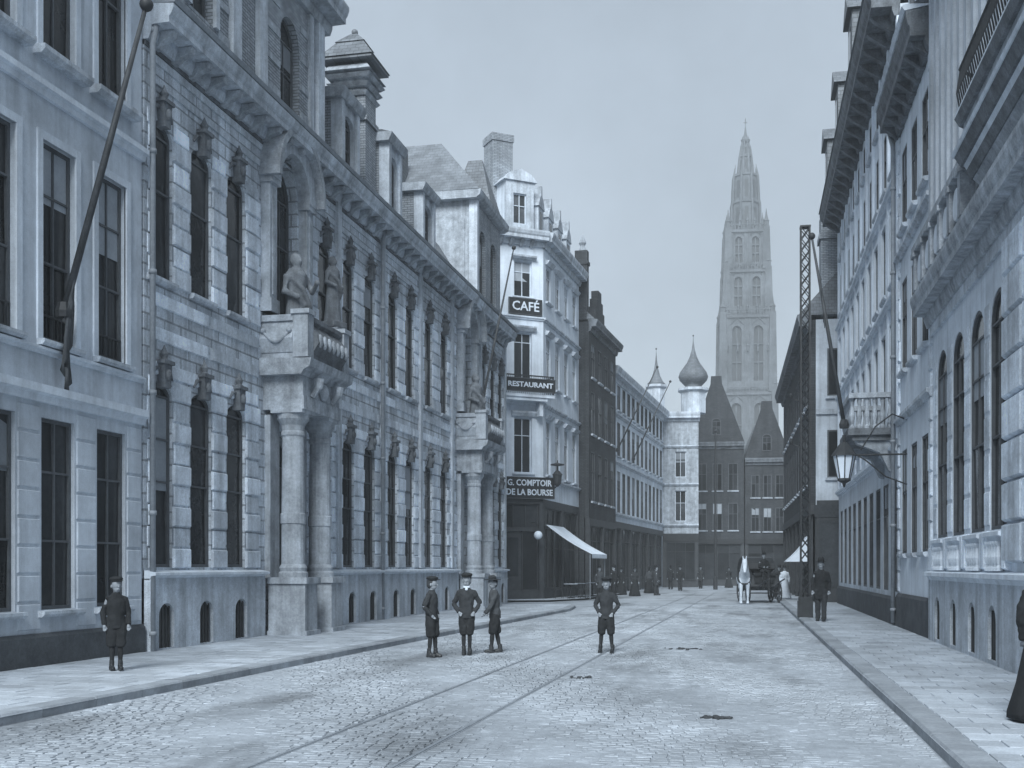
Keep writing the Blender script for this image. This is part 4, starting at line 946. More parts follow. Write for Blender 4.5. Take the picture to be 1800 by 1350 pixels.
# --- third: tall pale house with big eaves and balcony
YF3 = 51.0; r3 = rightside('tall_pale_house', 'tall pale five-storey house with wide dark eaves and stone balcony', YF3)
l3 = YF3 - 31.25
cs3 = [1.4 + 1.95 * i for i in range(10)]
gen_facade(r3, l3, 16.4, cs3, .5, [(5.6, 8.2), (9.3, 11.3), (12.3, 14.0), (14.7, 15.8)], 'stucco_light', 'frame_dark', depth=.25, z0=4.6)
wall('ground_wall', 'stucco', r3, 0, l3, .8, 4.6, [(c - .62, c + .62, 1.0, 4.0) for c in cs3], .3)
for c in cs3: window(r3, c - .62, c + .62, 1.0, 4.0, .05, 0, 2, (.7,)); surround(r3, c - .5, c + .5, 5.6, 8.2, 'cafe_white', .12, .07); surround(r3, c - .5, c + .5, 9.3, 11.3, 'cafe_white', .12, .07)
body(r3, 'stucco_light', 0, l3, .31, 9, 0, 16.4)
MB().prof([(.1, 0), (-.08, 0), (-.08, .78), (-.02, .86), (.1, .86)], 0, l3).build('base_course', 'plinth', r3)
for z in (4.7, 8.75, 11.75): strip('string_course', 'cafe_white', r3, 0, l3, z, z + .22, .16)
for k in range(11): box('pilaster', 'cafe_white', r3, .2 + k * 1.95, .46 + k * 1.95, -.07, .03, 5.0, 16.0)
cornice('eaves', 'stone_dark', r3, 0, l3, 16.35, 16.9, .80)
me = cached('eb3', lambda: MB().prof([(.02, 0), (-.12, 0), (-.55, .3), (-.66, .42), (.02, .42)], -.10, .10).me('eaves_bracket', 'stone_dark'))
for k in range(20): obj('eaves_bracket', me, r3, (.5 + k * .98, 0, 15.95))
MB().prof([(-.85, 16.92), (.6, 19.8), (5, 21.5), (9, 16.9)], 0, l3).build('roof', 'slate', r3)
for x in (2.0, 7.5, 13): d = MB().box(x, x + 1.4, -.7, 2, 16.95, 18.9).build('dormer', 'slate', r3); box('dormer_window', 'glass', d, x + .3, x + 1.1, -.72, -.69, 17.3, 18.5); MB().profy([(x - .15, 18.9), (x + 1.55, 18.9), (x + .7, 19.6)], -.85, 2).build('dormer_roof', 'slate', d)
bx0, bx1 = l3 - 3.6, l3 - .75
b3 = MB().box(bx0, bx1, -1.20, .02, 5.22, 5.40).box(bx0 + .1, bx1 - .1, -1.08, .02, 5.08, 5.22).build('balcony_slab', 'stone_dark', r3)
for x in (bx0 + .35, bx1 - .35): MB().prof([(.02, 4.2), (-.12, 4.25), (-.35, 4.75), (-.95, 5.0), (-1.0, 5.08), (.02, 5.08)], x - .16, x + .16).build('balcony_bracket', 'stone_carved', r3)
bme = MB().lathe([(.07, 0), (.07, .06), (.035, .12), (.075, .34), (.04, .62), (.06, .74), (.06, .82)], 8).me('baluster', 'stone_carved')
for k in range(14): obj('baluster', bme, r3, (bx0 + .18 + k * (bx1 - bx0 - .36) / 13, -1.08, 5.40))
for x in (bx0 + .12, bx1 - .12):
    for k in range(5): obj('baluster', bme, r3, (x, -.90 + k * .2, 5.40))
MB().box(bx0, bx1, -1.18, -.98, 6.22, 6.36).box(bx0, bx0 + .22, -.98, .02, 6.22, 6.355).box(bx1 - .22, bx1, -.98, .02, 6.22, 6.355).build('balcony_rail', 'stone_carved', r3)
# --- fourth: house standing forward, dark shop below
YF4 = 76.0; X4 = 2.05
r4 = thing('projecting_house', 'house standing forward beyond the balcony, pale end wall over dark shop front', 'building', (1.35, YF4, 0), math.atan2(-24, .7))
l4 = 24.0
gen_facade(r4, l4, 12.6, [1.5 + 2.05 * i for i in range(11)], .52, [(5.4, 8.0), (9.0, 11.2)], 'brick_dark_shade', z0=4.4)  # shaded street front: its shade is put into the dark wall colour
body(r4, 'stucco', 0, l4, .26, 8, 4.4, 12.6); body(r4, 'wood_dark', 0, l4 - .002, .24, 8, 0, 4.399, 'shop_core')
for i in range(7):
    x = i * 3.4; box('shop_pier', 'wood_dark', r4, x, x + .3, -.04, .24, 0, 4.0); window(r4, x + .3, min(l4, x + 3.4), .3, 4.0, .12, 0, 3, (.78,), 'wood_dark', name='shop_window')
box('shop_fascia', 'wood_dark', r4, 0, l4, -.08, .24, 4.0, 4.398)
cornice('cornice', 'stone_dark', r4, 0, l4 + .2, 12.3, 12.8, .55)
MB().prof([(-.5, 12.82), (2, 15.6), (6, 15.6), (8, 12.8)], 0, l4).build('roof', 'slate', r4)
MB().box(l4 - 1.3, l4 - .2, .5, 1.5, 12.8, 17.3).box(l4 - 1.38, l4 - .12, .42, 1.58, 16.2, 16.45).taper(l4 - 1.3, l4 - .2, .5, 1.5, 17.3, l4 - 1.1, l4 - .4, .7, 1.3, 17.7).build('chimney_stack', 'brick', r4)
box('end_shop_board', 'wood_dark', r4, l4 + .001, l4 + .06, .3, 7.9, .1, 4.6)
for k in range(3):
    y0_ = .45 + k * 1.15; box('end_panel', 'glass_dusty', r4, l4 + .062, l4 + .075, y0_, y0_ + .9, .9, 3.6)
    MB().box(l4 + .062, l4 + .10, y0_ - .07, y0_, .5, 3.7).box(l4 + .062, l4 + .10, y0_ + .9, y0_ + .97, .5, 3.7).box(l4 + .062, l4 + .10, y0_, y0_ + .9, 3.6, 3.7).box(l4 + .062, l4 + .10, y0_, y0_ + .9, .78, .9).build('end_window_frame', 'cloth_mid', r4)
for (a_, z_) in ((.75, 5.6), (.75, 9.2), (2.4, 5.6), (2.4, 9.2)):
    e_ = box('end_window', 'frame_dark', r4, l4 + .001, l4 + .05, a_, a_ + .95, z_, z_ + 2.1); box('pane', 'glass', e_, l4 + .045, l4 + .054, a_ + .07, a_ + .44, z_ + .07, z_ + 2.03); box('pane', 'glass', e_, l4 + .045, l4 + .054, a_ + .51, a_ + .88, z_ + .07, z_ + 2.03); box('sill', 'stone', r4, l4 + .0, l4 + .12, a_ - .08, a_ + 1.03, z_ - .12, z_)
box('end_band', 'stone', r4, l4 + .0, l4 + .10, .27, 7.9, 8.4, 8.62)
box('end_sign', 'cloth_mid', r4, l4 + .062, l4 + .09, .2, 5.0, 3.85, 4.4)
aw2 = thing('shop_awning', 'small white awning far down the sunlit side, beyond the lattice mast', 'awning', (1.98, 55.5, 0), aR)
mb = MB(); xa, xb = 0, 2.2
for i in range(6):
    t0, t1 = i / 6, (i + 1) / 6; f = lambda t: (-.02 - .95 * t, 3.05 - 1.15 * (t ** .7)); (ya, za), (yb, zb) = f(t0), f(t1)
    mb.add([(xa, ya, za), (xb, ya, za), (xb, yb, zb), (xa, yb, zb)], [(0, 1, 2, 3)])
mb.add([(xb, -.02, 3.05), (xb, -.5, 2.35), (xb, -.97, 1.9), (xb, -.02, 1.9)], [(0, 1, 2, 3)])
o = mb.build('canvas', 'canvas', aw2); o.modifiers.new('thick', 'SOLIDIFY').thickness = .015
MB().tube([(0, -.97, 1.9), (2.2, -.97, 1.9)], .025, 6).build('front_bar', 'zinc', aw2)

# --- lantern on its bracket, flagpole over the balcony
ln = thing('street_lantern', 'iron street lantern with conical cap hung from a long wall bracket', 'lamp', (FR(29.6), 29.6, 4.45), aR)
MB().tube([(0, .0, 0), (0, -1.55, 0)], .025, 6).build('bracket_arm', 'iron', ln); MB().tube([(0, 0, -.75), (0, -.5, -.55), (0, -1.0, -.12), (0, -1.2, 0)], .02, 6).build('bracket_stay', 'iron', ln)
MB().tube([(0, 0, .85), (0, -.35, 1.0), (0, -.75, .7), (0, -1.1, .12)], .02, 6).build('bracket_stay', 'iron', ln)
lb = MB().lathe([(.05, .5), (.03, .34), (.10, .30), (.30, .02), (.32, -.02)], 8, (0, -1.5, 0)); lb.build('lantern_cap', 'iron', ln)
MB().lathe([(.27, -.02), (.15, -.58)], 8, (0, -1.5, 0)).build('lantern_glass', 'lamp_glass', ln)
mb = MB()
for k in range(8): a = math.pi * 2 * k / 8; mb.tube([(.275 * math.cos(a), -1.5 + .275 * math.sin(a), -.02), (.155 * math.cos(a), -1.5 + .155 * math.sin(a), -.58)], .014, 4)
mb.lathe([(.16, -.58), (.16, -.64), (.05, -.70), (.02, -.8)], 8, (0, -1.5, 0)); mb.build('lantern_frame', 'iron', ln)
flagpole((2.2, 32.6, 5.6), (1.35, 32.6, 10.75), 'tall flagpole with rolled flag leaning from the stone balcony', (.62, .86, .12, .55), .055)

# --- lattice mast
mast = thing('lattice_mast', 'tall riveted iron lattice mast at the kerb of the sunlit pavement', 'mast', (1.28, 35.9, .12), R(2))
W2, H2 = .13, 11.9
for sx in (-1, 1):
    for sy in (-1, 1): box('corner_angle', 'iron', mast, sx * W2 - .022, sx * W2 + .022, sy * W2 - .022, sy * W2 + .022, 0, H2)
nb = 34
def diag(a, b): return MB().tube([a, b], .014, 4).me('lattice_bar', 'iron')
h = H2 / nb; d1 = diag((-W2, 0, 0), (W2, 0, h)); d2 = diag((W2, 0, 0), (-W2, 0, h))
for k in range(nb):
    for f in range(4):
        a = f * math.pi / 2; off = (math.sin(a) * (W2 + .012), -math.cos(a) * (W2 + .012), k * h)
        obj('lattice_bar', d1 if f < 9 else d1, mast, off, a)
        if f in (0, 2): obj('lattice_bar', d2, mast, (off[0], off[1] + (.003 if f == 2 else -.003), off[2]), a)
        else: obj('lattice_bar', d2, mast, (off[0], off[1], off[2]), a)
MB().box(-.22, .22, -.22, .22, 0, .5).box(-.19, .19, -.19, .19, .5, .62).build('mast_base', 'iron', mast)
MB().box(-.16, .16, -.16, .16, H2, H2 + .05).build('mast_cap', 'iron', mast)
for z in (5.2, 6.6): 
    b = MB().tube([(-.15, 0, z), (-.42, 0, z + .12)], .018, 5).lathe([(.05, 0), (.06, .08), (.03, .14)], 8, (-.42, 0, z + .12)); b.build('insulator_arm', 'iron', mast)
# far plain tram post in front of the hall
tp = thing('tram_post', 'thin dark tram post standing before the shaded hall', 'post', (-3.35, 84.5, 0), 0)
MB().lathe([(.16, 0), (.16, .9), (.10, 1.0), (.08, 9.5), (.05, 11.5)], 10).build('shaft', 'iron', tp); MB().ball((0, 0, 11.6), .12).build('finial', 'iron', tp); MB().tube([(0, 0, 10.2), (1.2, -.2, 10.4)], .03, 6).build('arm', 'iron', tp)

# ================================================================== CATHEDRAL TOWER
ct = thing('cathedral_tower', 'tall hazy gothic cathedral tower rising beyond the street', 'tower', (-4.55, 320.5, 0), R(6))
def face4(name, m, W, z0, z1, ops, depth=1.0):
    for k in range(4):
        o = wall(name, m, ct, -W / 2, W / 2, z0, z1, ops, depth, -W / 2); o.rotation_euler = (0, 0, k * math.pi / 2)
def lancets(W, z0, z1, n, w_, rise): 
    for k in range(4):
        for i in range(n):
            x = (i - (n - 1) / 2) * W / (n + .3)
            me = cached(('lan', w_, z1 - z0, rise), lambda: MB().profy([(-w_ / 2, 0), (w_ / 2, 0)] + [(-px, (z1 - z0 - rise) + pz) for px, pz in arch_pts(w_, rise, 8)], 0, .1).me('louvred_opening', 'wood_dark'))
            a = k * math.pi / 2; p = Matrix.Rotation(a, 2) @ Vector((x, -W / 2 + .75)); o = obj('louvred_opening', me, ct, (p.x, p.y, z0), a)
            mu = cached(('mul', w_, z1 - z0), lambda: MB().box(-.14, .14, -.45, 0, 0, z1 - z0 - rise * .4).box(-w_ / 2, w_ / 2, -.4, 0, (z1 - z0) * .33, (z1 - z0) * .33 + .35).box(-w_ / 2, w_ / 2, -.4, 0, (z1 - z0) * .66, (z1 - z0) * .66 + .35).me('mullion', 'tower_stone'))
            obj('mullion', mu, ct, (p.x, p.y, z0), a)
STG = [(0, 26, 14.6, 2, 2.8, 5, 22), (26, 49, 14.2, 2, 2.8, 28, 46), (49, 70, 13.2, 2, 2.5, 52, 67), (70, 82.5, 11.2, 2, 2.1, 72.5, 80.5), (82.5, 93.5, 10.2, 2, 1.9, 84.5, 91.5)]
for (z0, z1, W, n, lw, a, b) in STG:
    xs = [(i - (n - 1) / 2) * W / (n + .3) for i in range(n)]
    face4('tower_wall', 'tower_stone', W, z0, z1, [(x - lw / 2, x + lw / 2, a, b, lw * .6) for x in xs]); lancets(W, a, b, n, lw, lw * .6)
    MB().box(-W / 2 + 1.01, W / 2 - 1.01, -W / 2 + 1.01, W / 2 - 1.01, z0, z1 - .1).build('tower_core', 'tower_stone', ct)
    MB().box(-W / 2 - .5, W / 2 + .5, -W / 2 - .5, W / 2 + .5, z1 - .9, z1 - .2).build('gallery_band', 'tower_stone', ct)
    tr = MB()
    for k in range(4):
        sub = MB()
        m_ = int(W / 1.1)
        for i in range(m_ + 1):
            x = -W / 2 + i * W / m_
            if all(abs(x - q) > lw / 2 + .25 for q in xs): sub.box(x - .16, x + .16, -W / 2 - .28, -W / 2 + .05, z0, z1 - 1)
        for q in xs: sub.profy([(q - lw * .7, b + .2), (q, b + 2.6), (q + lw * .7, b + .2), (q, b + 2.0)], -W / 2 - .3, -W / 2)
        for i in range(int(W / .8)): sub.box(-W / 2 + .2 + i * .8, -W / 2 + .45 + i * .8, -W / 2 - .45, -W / 2 - .2, z1 - .2, z1 + 1.1)
        sub.box(-W / 2 - .5, W / 2 + .5, -W / 2 - .5, -W / 2 - .2, z1 + 1.1, z1 + 1.35)
        c, s = math.cos(k * math.pi / 2), math.sin(k * math.pi / 2); sub.v = [(x * c - y * s, x * s + y * c, z) for x, y, z in sub.v]; sub.build('tracery', 'tower_stone', ct)
    for sx in (-1, 1):
        for sy in (-1, 1):
            bw = 1.15
            bt = MB().taper(sx * W / 2 - bw, sx * W / 2 + bw, sy * W / 2 - bw, sy * W / 2 + bw, z0, sx * W / 2 - bw * .72, sx * W / 2 + bw * .72, sy * W / 2 - bw * .72, sy * W / 2 + bw * .72, z1 + .5)
            bt.build('buttress', 'tower_stone', ct)
            MB().lathe([(.7, 0), (.7, 1.4), (.9, 1.6), (.5, 2.2), (.25, 3.4), (.06, 5.0)], 8, (sx * W / 2, sy * W / 2, z1 + .4)).build('pinnacle', 'tower_stone', ct)
for (zc, W) in ((70.6, 12.6), (94.2, 10.2), (60, 13.4), (82, 10.8)):
    for k in range(4):
        for i in range(5):
            p = Matrix.Rotation(k * math.pi / 2, 2) @ Vector(((i - 2) * W / 5, -W / 2 - .3)); MB().lathe([(.28, 0), (.28, 1.3), (.42, 1.5), (.16, 2.2), (.04, 3.6)], 6, (p.x, p.y, zc)).build('pinnacle', 'tower_stone', ct)
OCT = [(93.5, 101.5, 3.8, 3.6), (101.5, 109, 3.4, 3.1), (109, 114.5, 2.0, 1.5), (114.5, 117.0, 1.15, .9)]
for (z0, z1, r0, r1_) in OCT:
    MB().lathe([(r0, z0), (r1_, z1), (r1_ + .35, z1 + .1), (r1_ + .35, z1 + .7)], 8, rot=R(22.5)).build('lantern_stage', 'tower_stone', ct)
    for k in range(8):
        a = k * math.pi / 4 + R(22.5); 
        MB().tube([(r0 * 1.12 * math.cos(a), r0 * 1.12 * math.sin(a), z0), (r1_ * 1.14 * math.cos(a), r1_ * 1.14 * math.sin(a), z1), (r1_ * .95 * math.cos(a), r1_ * .95 * math.sin(a), z1 + 3.5)], [.42, .34, .04], 5).build('pinnacle', 'tower_stone', ct)
        a += R(22.5); rr = (r0 + r1_) / 2 * .925
        o = MB().box(-.5 * r0 / 4, .5 * r0 / 4, -.05, .05, 0, (z1 - z0) * .72).build('louvred_opening', 'wood_dark', ct, (rr * math.cos(a) * 1.01, rr * math.sin(a) * 1.01, z0 + (z1 - z0) * .12), a + math.pi / 2)
MB().lathe([(.8, 117.0), (.5, 118.4), (1.1, 118.9), (1.3, 119.5), (.7, 120.2), (.35, 121.2), (.12, 123.5), (.05, 125.5)], 8).build('spire', 'tower_stone', ct)
MB().box(-.5, .5, -.07, .07, 124.2, 124.36).box(-.08, .08, -.08, .08, 123, 125.4).build('cross', 'iron', ct)
MB().box(-14, 14, 8, 60, 0, 26).build('nave_wall', 'tower_stone', ct); MB().profy([(-15, 26), (15, 26), (0, 44)], 8, 60).build('nave_roof', 'slate', ct)

# ================================================================== PEOPLE
def ell(mb, rings, n=14):
    vs = [(cx + rx * math.cos(2 * math.pi * i / n), cy + ry * math.sin(2 * math.pi * i / n), z) for cx, cy, z, rx, ry in rings for i in range(n)]
    k = len(rings); fs = [(j * n + i, j * n + (i + 1) % n, (j + 1) * n + (i + 1) % n, (j + 1) * n + i) for j in range(k - 1) for i in range(n)]
    fs += [tuple(range(n - 1, -1, -1)), tuple((k - 1) * n + i for i in range(n))]; return mb.add(vs, fs)
FOLD = bpy.data.textures.new('folds', 'CLOUDS'); FOLD.noise_scale = .11; FOLD.noise_depth = 2
def lerp(a, b, t): return tuple(a[i] + (b[i] - a[i]) * t for i in range(3))
def limb(mb, pts, radii, n=10):
    # smooth three-joint chain
    P = [pts[0], lerp(pts[0], pts[1], .5), lerp(pts[0], pts[1], .9), pts[1], lerp(pts[1], pts[2], .12), lerp(pts[1], pts[2], .5), pts[2]]
    r0, r1_, r2_ = radii; mb.tube(P, [r0, (r0 + r1_) / 2 * 1.04, r1_, r1_, r1_ * .98, (r1_ * 1.1 + r2_) / 2, r2_], n)
def person(label, loc, rz, h, legs, arms, outfit='boy', head=(0, 0), hat='cap', group=None, top='cloth_dark', low='cloth_black', collar=False, lean=0.0, fatx=1.0):
    s = h / 1.75; boy = outfit == 'boy'; fatx *= .92 if boy else 1; hk = 1.22 if boy else 1.0
    def fin(mb, name, m, parent=None, vox=None):
        v2 = []
        for (x, y, z) in mb.v:
            y -= lean * max(0, z - .9); v2.append((x * s * (fatx if z < 1.5 else 1), y * s, z * s))
        mb.v = v2
        o = mb.build(name, m, parent, (loc if parent is None else (0, 0, 0)), (rz if parent is None else 0), smooth=True)
        if vox: r = o.modifiers.new('surface', 'REMESH'); r.mode = 'VOXEL'; r.voxel_size = vox * s; r.use_smooth_shade = True; sm = o.modifiers.new('soft', 'SMOOTH'); sm.iterations = 2; sm.factor = .4
        if vox and parent is not None: dp = o.modifiers.new('folds', 'DISPLACE'); dp.texture = FOLD; dp.texture_coords = 'GLOBAL'; dp.strength = .04 * s; dp.mid_level = .45
        return o
    b = MB(); hz = 1.60; yaw, nod = head
    cy_, sy_ = math.cos(R(yaw)), math.sin(R(yaw))
    def hp(x, y, z):     # head point, turned by yaw about the neck
        y -= nod * (z - 1.5); return (x * cy_ - y * sy_, x * sy_ + y * cy_, z)
    # head, jaw, nose, ears, brow
    def hball(x, y, z, a, c, d): 
        p = hp(x, y, z); b.ball(p, a, c, d, 12, 8)
    hball(0, 0, hz + .035, .078 * hk, .092 * hk, .10 * hk); hball(0, -.028, hz - .045, .056 * hk, .062 * hk, .068 * hk); hball(0, -.100 * hk, hz - .012, .012, .020, .022); hball(0, -.085 * hk, hz + .025, .045, .016, .012); hball(0, -.086 * hk, hz - .055, .024, .012, .012)
    for sx in (-1, 1): hball(sx * .080 * hk, .005, hz - .005, .012, .022, .032); hball(sx * .03, -.085 * hk, hz + .002, .012, .010, .008)
    b.tube([(0, .01, 1.40), (0, .0, 1.47), (0, -.005, 1.56)], [.06, .050, .05], 10)
    ell(b, [(0, 0, .84, .14, .095), (0, 0, .95, .155, .105), (0, 0, 1.08, .13, .09), (0, 0, 1.25, .135, .085), (0, 0, 1.36, .135, .08), (0, 0, 1.42, .09, .06), (0, 0, 1.46, .055, .05)])
    for L_ in legs:
        limb(b, L_, (.066, .046, .034)); a = L_[2]; b.ball((a[0], a[1] - .05, .04), .042, .10, .035)
    for A in arms:
        limb(b, A, (.034, .030, .027)); e, wv = Vector(A[1]), Vector(A[2]); d = (wv - e).normalized(); p = wv + d * .055
        side = d.cross(Vector((0, 1, 0)) if abs(d.y) < .8 else Vector((1, 0, 0))).normalized(); b.tube([wv, p], [.028, .036], 8)
        for k in range(4):
            o_ = side * ((k - 1.5) * .018); ln_ = (.06, .072, .068, .05)[k]; c_ = d.cross(side) * .018
            b.tube([p + o_ - d * .01, p + o_ + d * ln_ * .55 + c_ * .4, p + o_ + d * ln_ + c_ * 1.6], [.0095, .009, .0075], 6)
        b.tube([wv + d * .02 + side * .02, wv + d * .05 + side * .046, wv + d * .085 + side * .05], [.011, .010, .008], 6)
    root = fin(b, 'person', 'skin', None, .0085)
    tag(root, label, 'person', group)
    # trousers or breeches
    if outfit in ('boy', 'man'):
        t = MB(); ell(t, [(0, 0, .80, .150, .112), (0, 0, .90, .170, .120), (0, 0, 1.02, .158, .112), (0, 0, 1.06, .15, .105)])
        for L_ in legs:
            if boy:
                kn = lerp(L_[1], L_[2], .10); P = [L_[0], lerp(L_[0], L_[1], .5), lerp(L_[0], L_[1], .85), lerp(L_[1], L_[2], .04), kn]; t.tube(P, [.110, .115, .108, .095, .066], 12)
            else: t.tube([L_[0], lerp(L_[0], L_[1], .5), L_[1], lerp(L_[1], L_[2], .5), (L_[2][0], L_[2][1], .07)], [.108, .095, .078, .072, .075], 12)
        fin(t, 'breeches' if boy else 'trousers', low, root, .012)
        if boy:
            for L_ in legs: st = MB(); st.tube([lerp(L_[1], L_[2], -.02), lerp(L_[1], L_[2], .35), lerp(L_[1], L_[2], .8), L_[2]], [.050, .054, .038, .038], 10); fin(st, 'stocking', 'cloth_black', root)
    else:
        t = MB(); ell(t, [(0, 0, .02, .36, .36), (0, .01, .10, .355, .36), (0, .02, .4, .27, .29), (0, .03, .75, .20, .23), (0, .02, .98, .15, .14), (0, 0, 1.08, .125, .105)], 20)
        n = 20
        t.v = [(x * (1 + .05 * math.sin(7 * math.atan2(y, x)) * (1 - min(1, z))), y * (1 + .05 * math.sin(7 * math.atan2(y, x)) * (1 - min(1, z))), z) for x, y, z in t.v]
        fin(t, 'skirt', low, root)
    for L_ in legs:
        a = L_[2]; f = MB(); f.tube([(a[0], a[1], .20), (a[0], a[1], .09), (a[0], a[1] + .01, .03)], [.050, .052, .05], 10); f.ball((a[0], a[1] - .055, .045), .048, .115, .042); f.box(a[0] - .045, a[0] + .045, a[1] - .15, a[1] + .055, .004, .022); fin(f, 'boot', 'leather', root, .012)
    # jacket with sleeves
    j = MB(); hem = .80 if boy else (.62 if outfit == 'man' else .98)
    ell(j, [(0, 0, hem, .185, .135), (0, 0, hem + .10, .182, .132), (0, 0, 1.05, .162, .118), (0, -.005, 1.22, .178, .130), (0, 0, 1.32, .182, .124), (0, 0, 1.40, .135, .098), (0, .005, 1.45, .080, .076), (0, .005, 1.475, .068, .066)])
    for A in arms:
        j.tube([lerp((0, 0, A[0][2]), A[0], .7), A[0], lerp(A[0], A[1], .5), lerp(A[0], A[1], .93), A[1], lerp(A[1], A[2], .12), lerp(A[1], A[2], .55), lerp(A[1], A[2], .97)], [.066, .066, .060, .054, .053, .053, .048, .045], 12)
    fin(j, 'jacket' if outfit != 'woman' else 'bodice', top, root, .013)
    if collar: c_ = MB(); c_.lathe([(.060, 1.45), (.085, 1.452), (.090, 1.47), (.064, 1.505)], 14, (0, 0, 0)); c_.ball((0, -.10, 1.43), .035, .012, .03); fin(c_, 'collar', 'linen', root)
    hr = MB(); hr.ball(hp(0, .018, hz + .055), .083 * hk, .090 * hk, .092 * hk); hr.ball(hp(0, .045, hz), .074 * hk, .06 * hk, .08 * hk); fin(hr, 'hair', 'hair', root)
    c = MB()
    if hat == 'cap':
        p = hp(0, .01, hz + .115 * hk); c.ball(p, .105 * hk, .115 * hk, .042 * hk, 14, 6); q = hp(0, -.105 * hk, hz + .088 * hk); c.ball(q, .062 * hk, .045 * hk, .010, 12, 6); p = hp(0, 0, hz + .085 * hk); c.lathe([(.088 * hk, -.015), (.09 * hk, .02)], 14, p)
        fin(c, 'flat_cap', 'cloth_black', root)
    elif hat == 'bowler':
        p = hp(0, .005, hz + .09); c.lathe([(.092, 0), (.098, .05), (.09, .10), (.06, .135), (.01, .145)], 14, p, .92, 1.08); c.lathe([(.085, .0), (.145, -.005), (.15, .012), (.085, .018)], 16, p, .9, 1.1); fin(c, 'bowler_hat', 'cloth_black', root)
    elif hat == 'wide':
        p = hp(0, .005, hz + .10); c.lathe([(.09, 0), (.09, .07), (.05, .10), (.01, .10)], 14, p); c.lathe([(.08, .0), (.2, -.01), (.205, .0), (.08, .014)], 18, p); fin(c, 'hat', 'cloth_dark', root)
    return root
def lg(w=.09, fl=0.0, fr=0.0, ka=0.0, spread=0.0):
    return [[(-.085, 0, .90), (-w - spread * .5, -.02 + fl * .5 - ka, .48), (-w - spread, fl, .08)], [(.085, 0, .90), (w + spread * .5, -.02 + fr * .5 - ka, .48), (w + spread, fr, .08)]]
DOWN = [[(-.165, 0, 1.36), (-.235, .03, 1.10), (-.225, -.05, .86)], [(.165, 0, 1.36), (.235, .03, 1.10), (.225, -.05, .86)]]
POCK = [[(-.165, 0, 1.36), (-.31, .06, 1.12), (-.175, -.07, .93)], [(.165, 0, 1.36), (.31, .06, 1.12), (.175, -.07, .93)]]
SWING = [[(-.165, 0, 1.36), (-.23, .06, 1.10), (-.20, -.09, .93)], [(.165, 0, 1.36), (.26, -.10, 1.12), (.27, -.26, .92)]]
GB = 'boys standing in the roadway'
zr = .018
person('capped boy standing sideways, first of three boys in the road', (-5.86, 19.85, zr), R(80), 1.44, lg(.075, .03, -.06), POCK, 'boy', (10, .1), 'cap', GB, 'cloth_dark', 'cloth_black', fatx=.95)
person('boy with pale collar and elbows out, hands in pockets, middle of three', (-5.36, 20.45, zr), R(12), 1.50, lg(.07, 0, .02), POCK, 'boy', (-6, 0), 'cap', GB, 'cloth_dark', 'cloth_black', collar=True)
person('boy in broad hat turned away with one arm hanging, nearest the rails', (-4.97, 21.1, zr), R(-70), 1.44, lg(.07, .12, -.10), SWING, 'boy', (35, .15), 'wide', GB, 'cloth_mid', 'cloth_black', lean=.06)
person('lone boy standing on the tram rail with legs apart', (-2.90, 21.55, zr), R(-4), 1.42, lg(.09, .02, -.04, 0, .07), POCK, 'boy', (4, 0), 'cap', GB, 'cloth_dark', 'cloth_black')
person('boy in dark coat standing on pavement by the plain townhouse', (-9.35, 15.2, .125), R(40), 1.36, lg(.075, .02, -.03), DOWN, 'boy', (15, .1), 'cap', None, 'cloth_black', 'cloth_black', fatx=1.06)
person('man in dark coat and bowler hat beside the lattice mast', (1.62, 33.3, .125), R(-10), 1.74, lg(.09, .05, -.08), DOWN, 'man', (0, 0), 'bowler', None, 'cloth_black', 'cloth_dark')
person('woman in long dark skirt half cut off at the picture edge', (2.73, 12.15, .125), R(150), 1.62, lg(.08), DOWN, 'woman', (0, 0), 'wide', None, 'cloth_black', 'cloth_black')
person('person in light dress under the far white awning', (1.05, 56.6, .125), R(10), 1.6, lg(.08), DOWN, 'woman', (0, 0), 'wide', None, 'linen', 'linen')
person('man in dark suit walking beyond the horse carriage', (.55, 60.5, .02), R(20), 1.72, lg(.08, .16, -.14), DOWN, 'man', (0, 0), 'bowler', None, 'cloth_dark', 'cloth_black')
person('person in dark clothes waiting by the cafe tables', (-8.0, 56.8, .02), R(40), 1.68, lg(.08, .03, -.03), DOWN, 'man', (0, 0), 'bowler', None, 'cloth_mid', 'cloth_black')

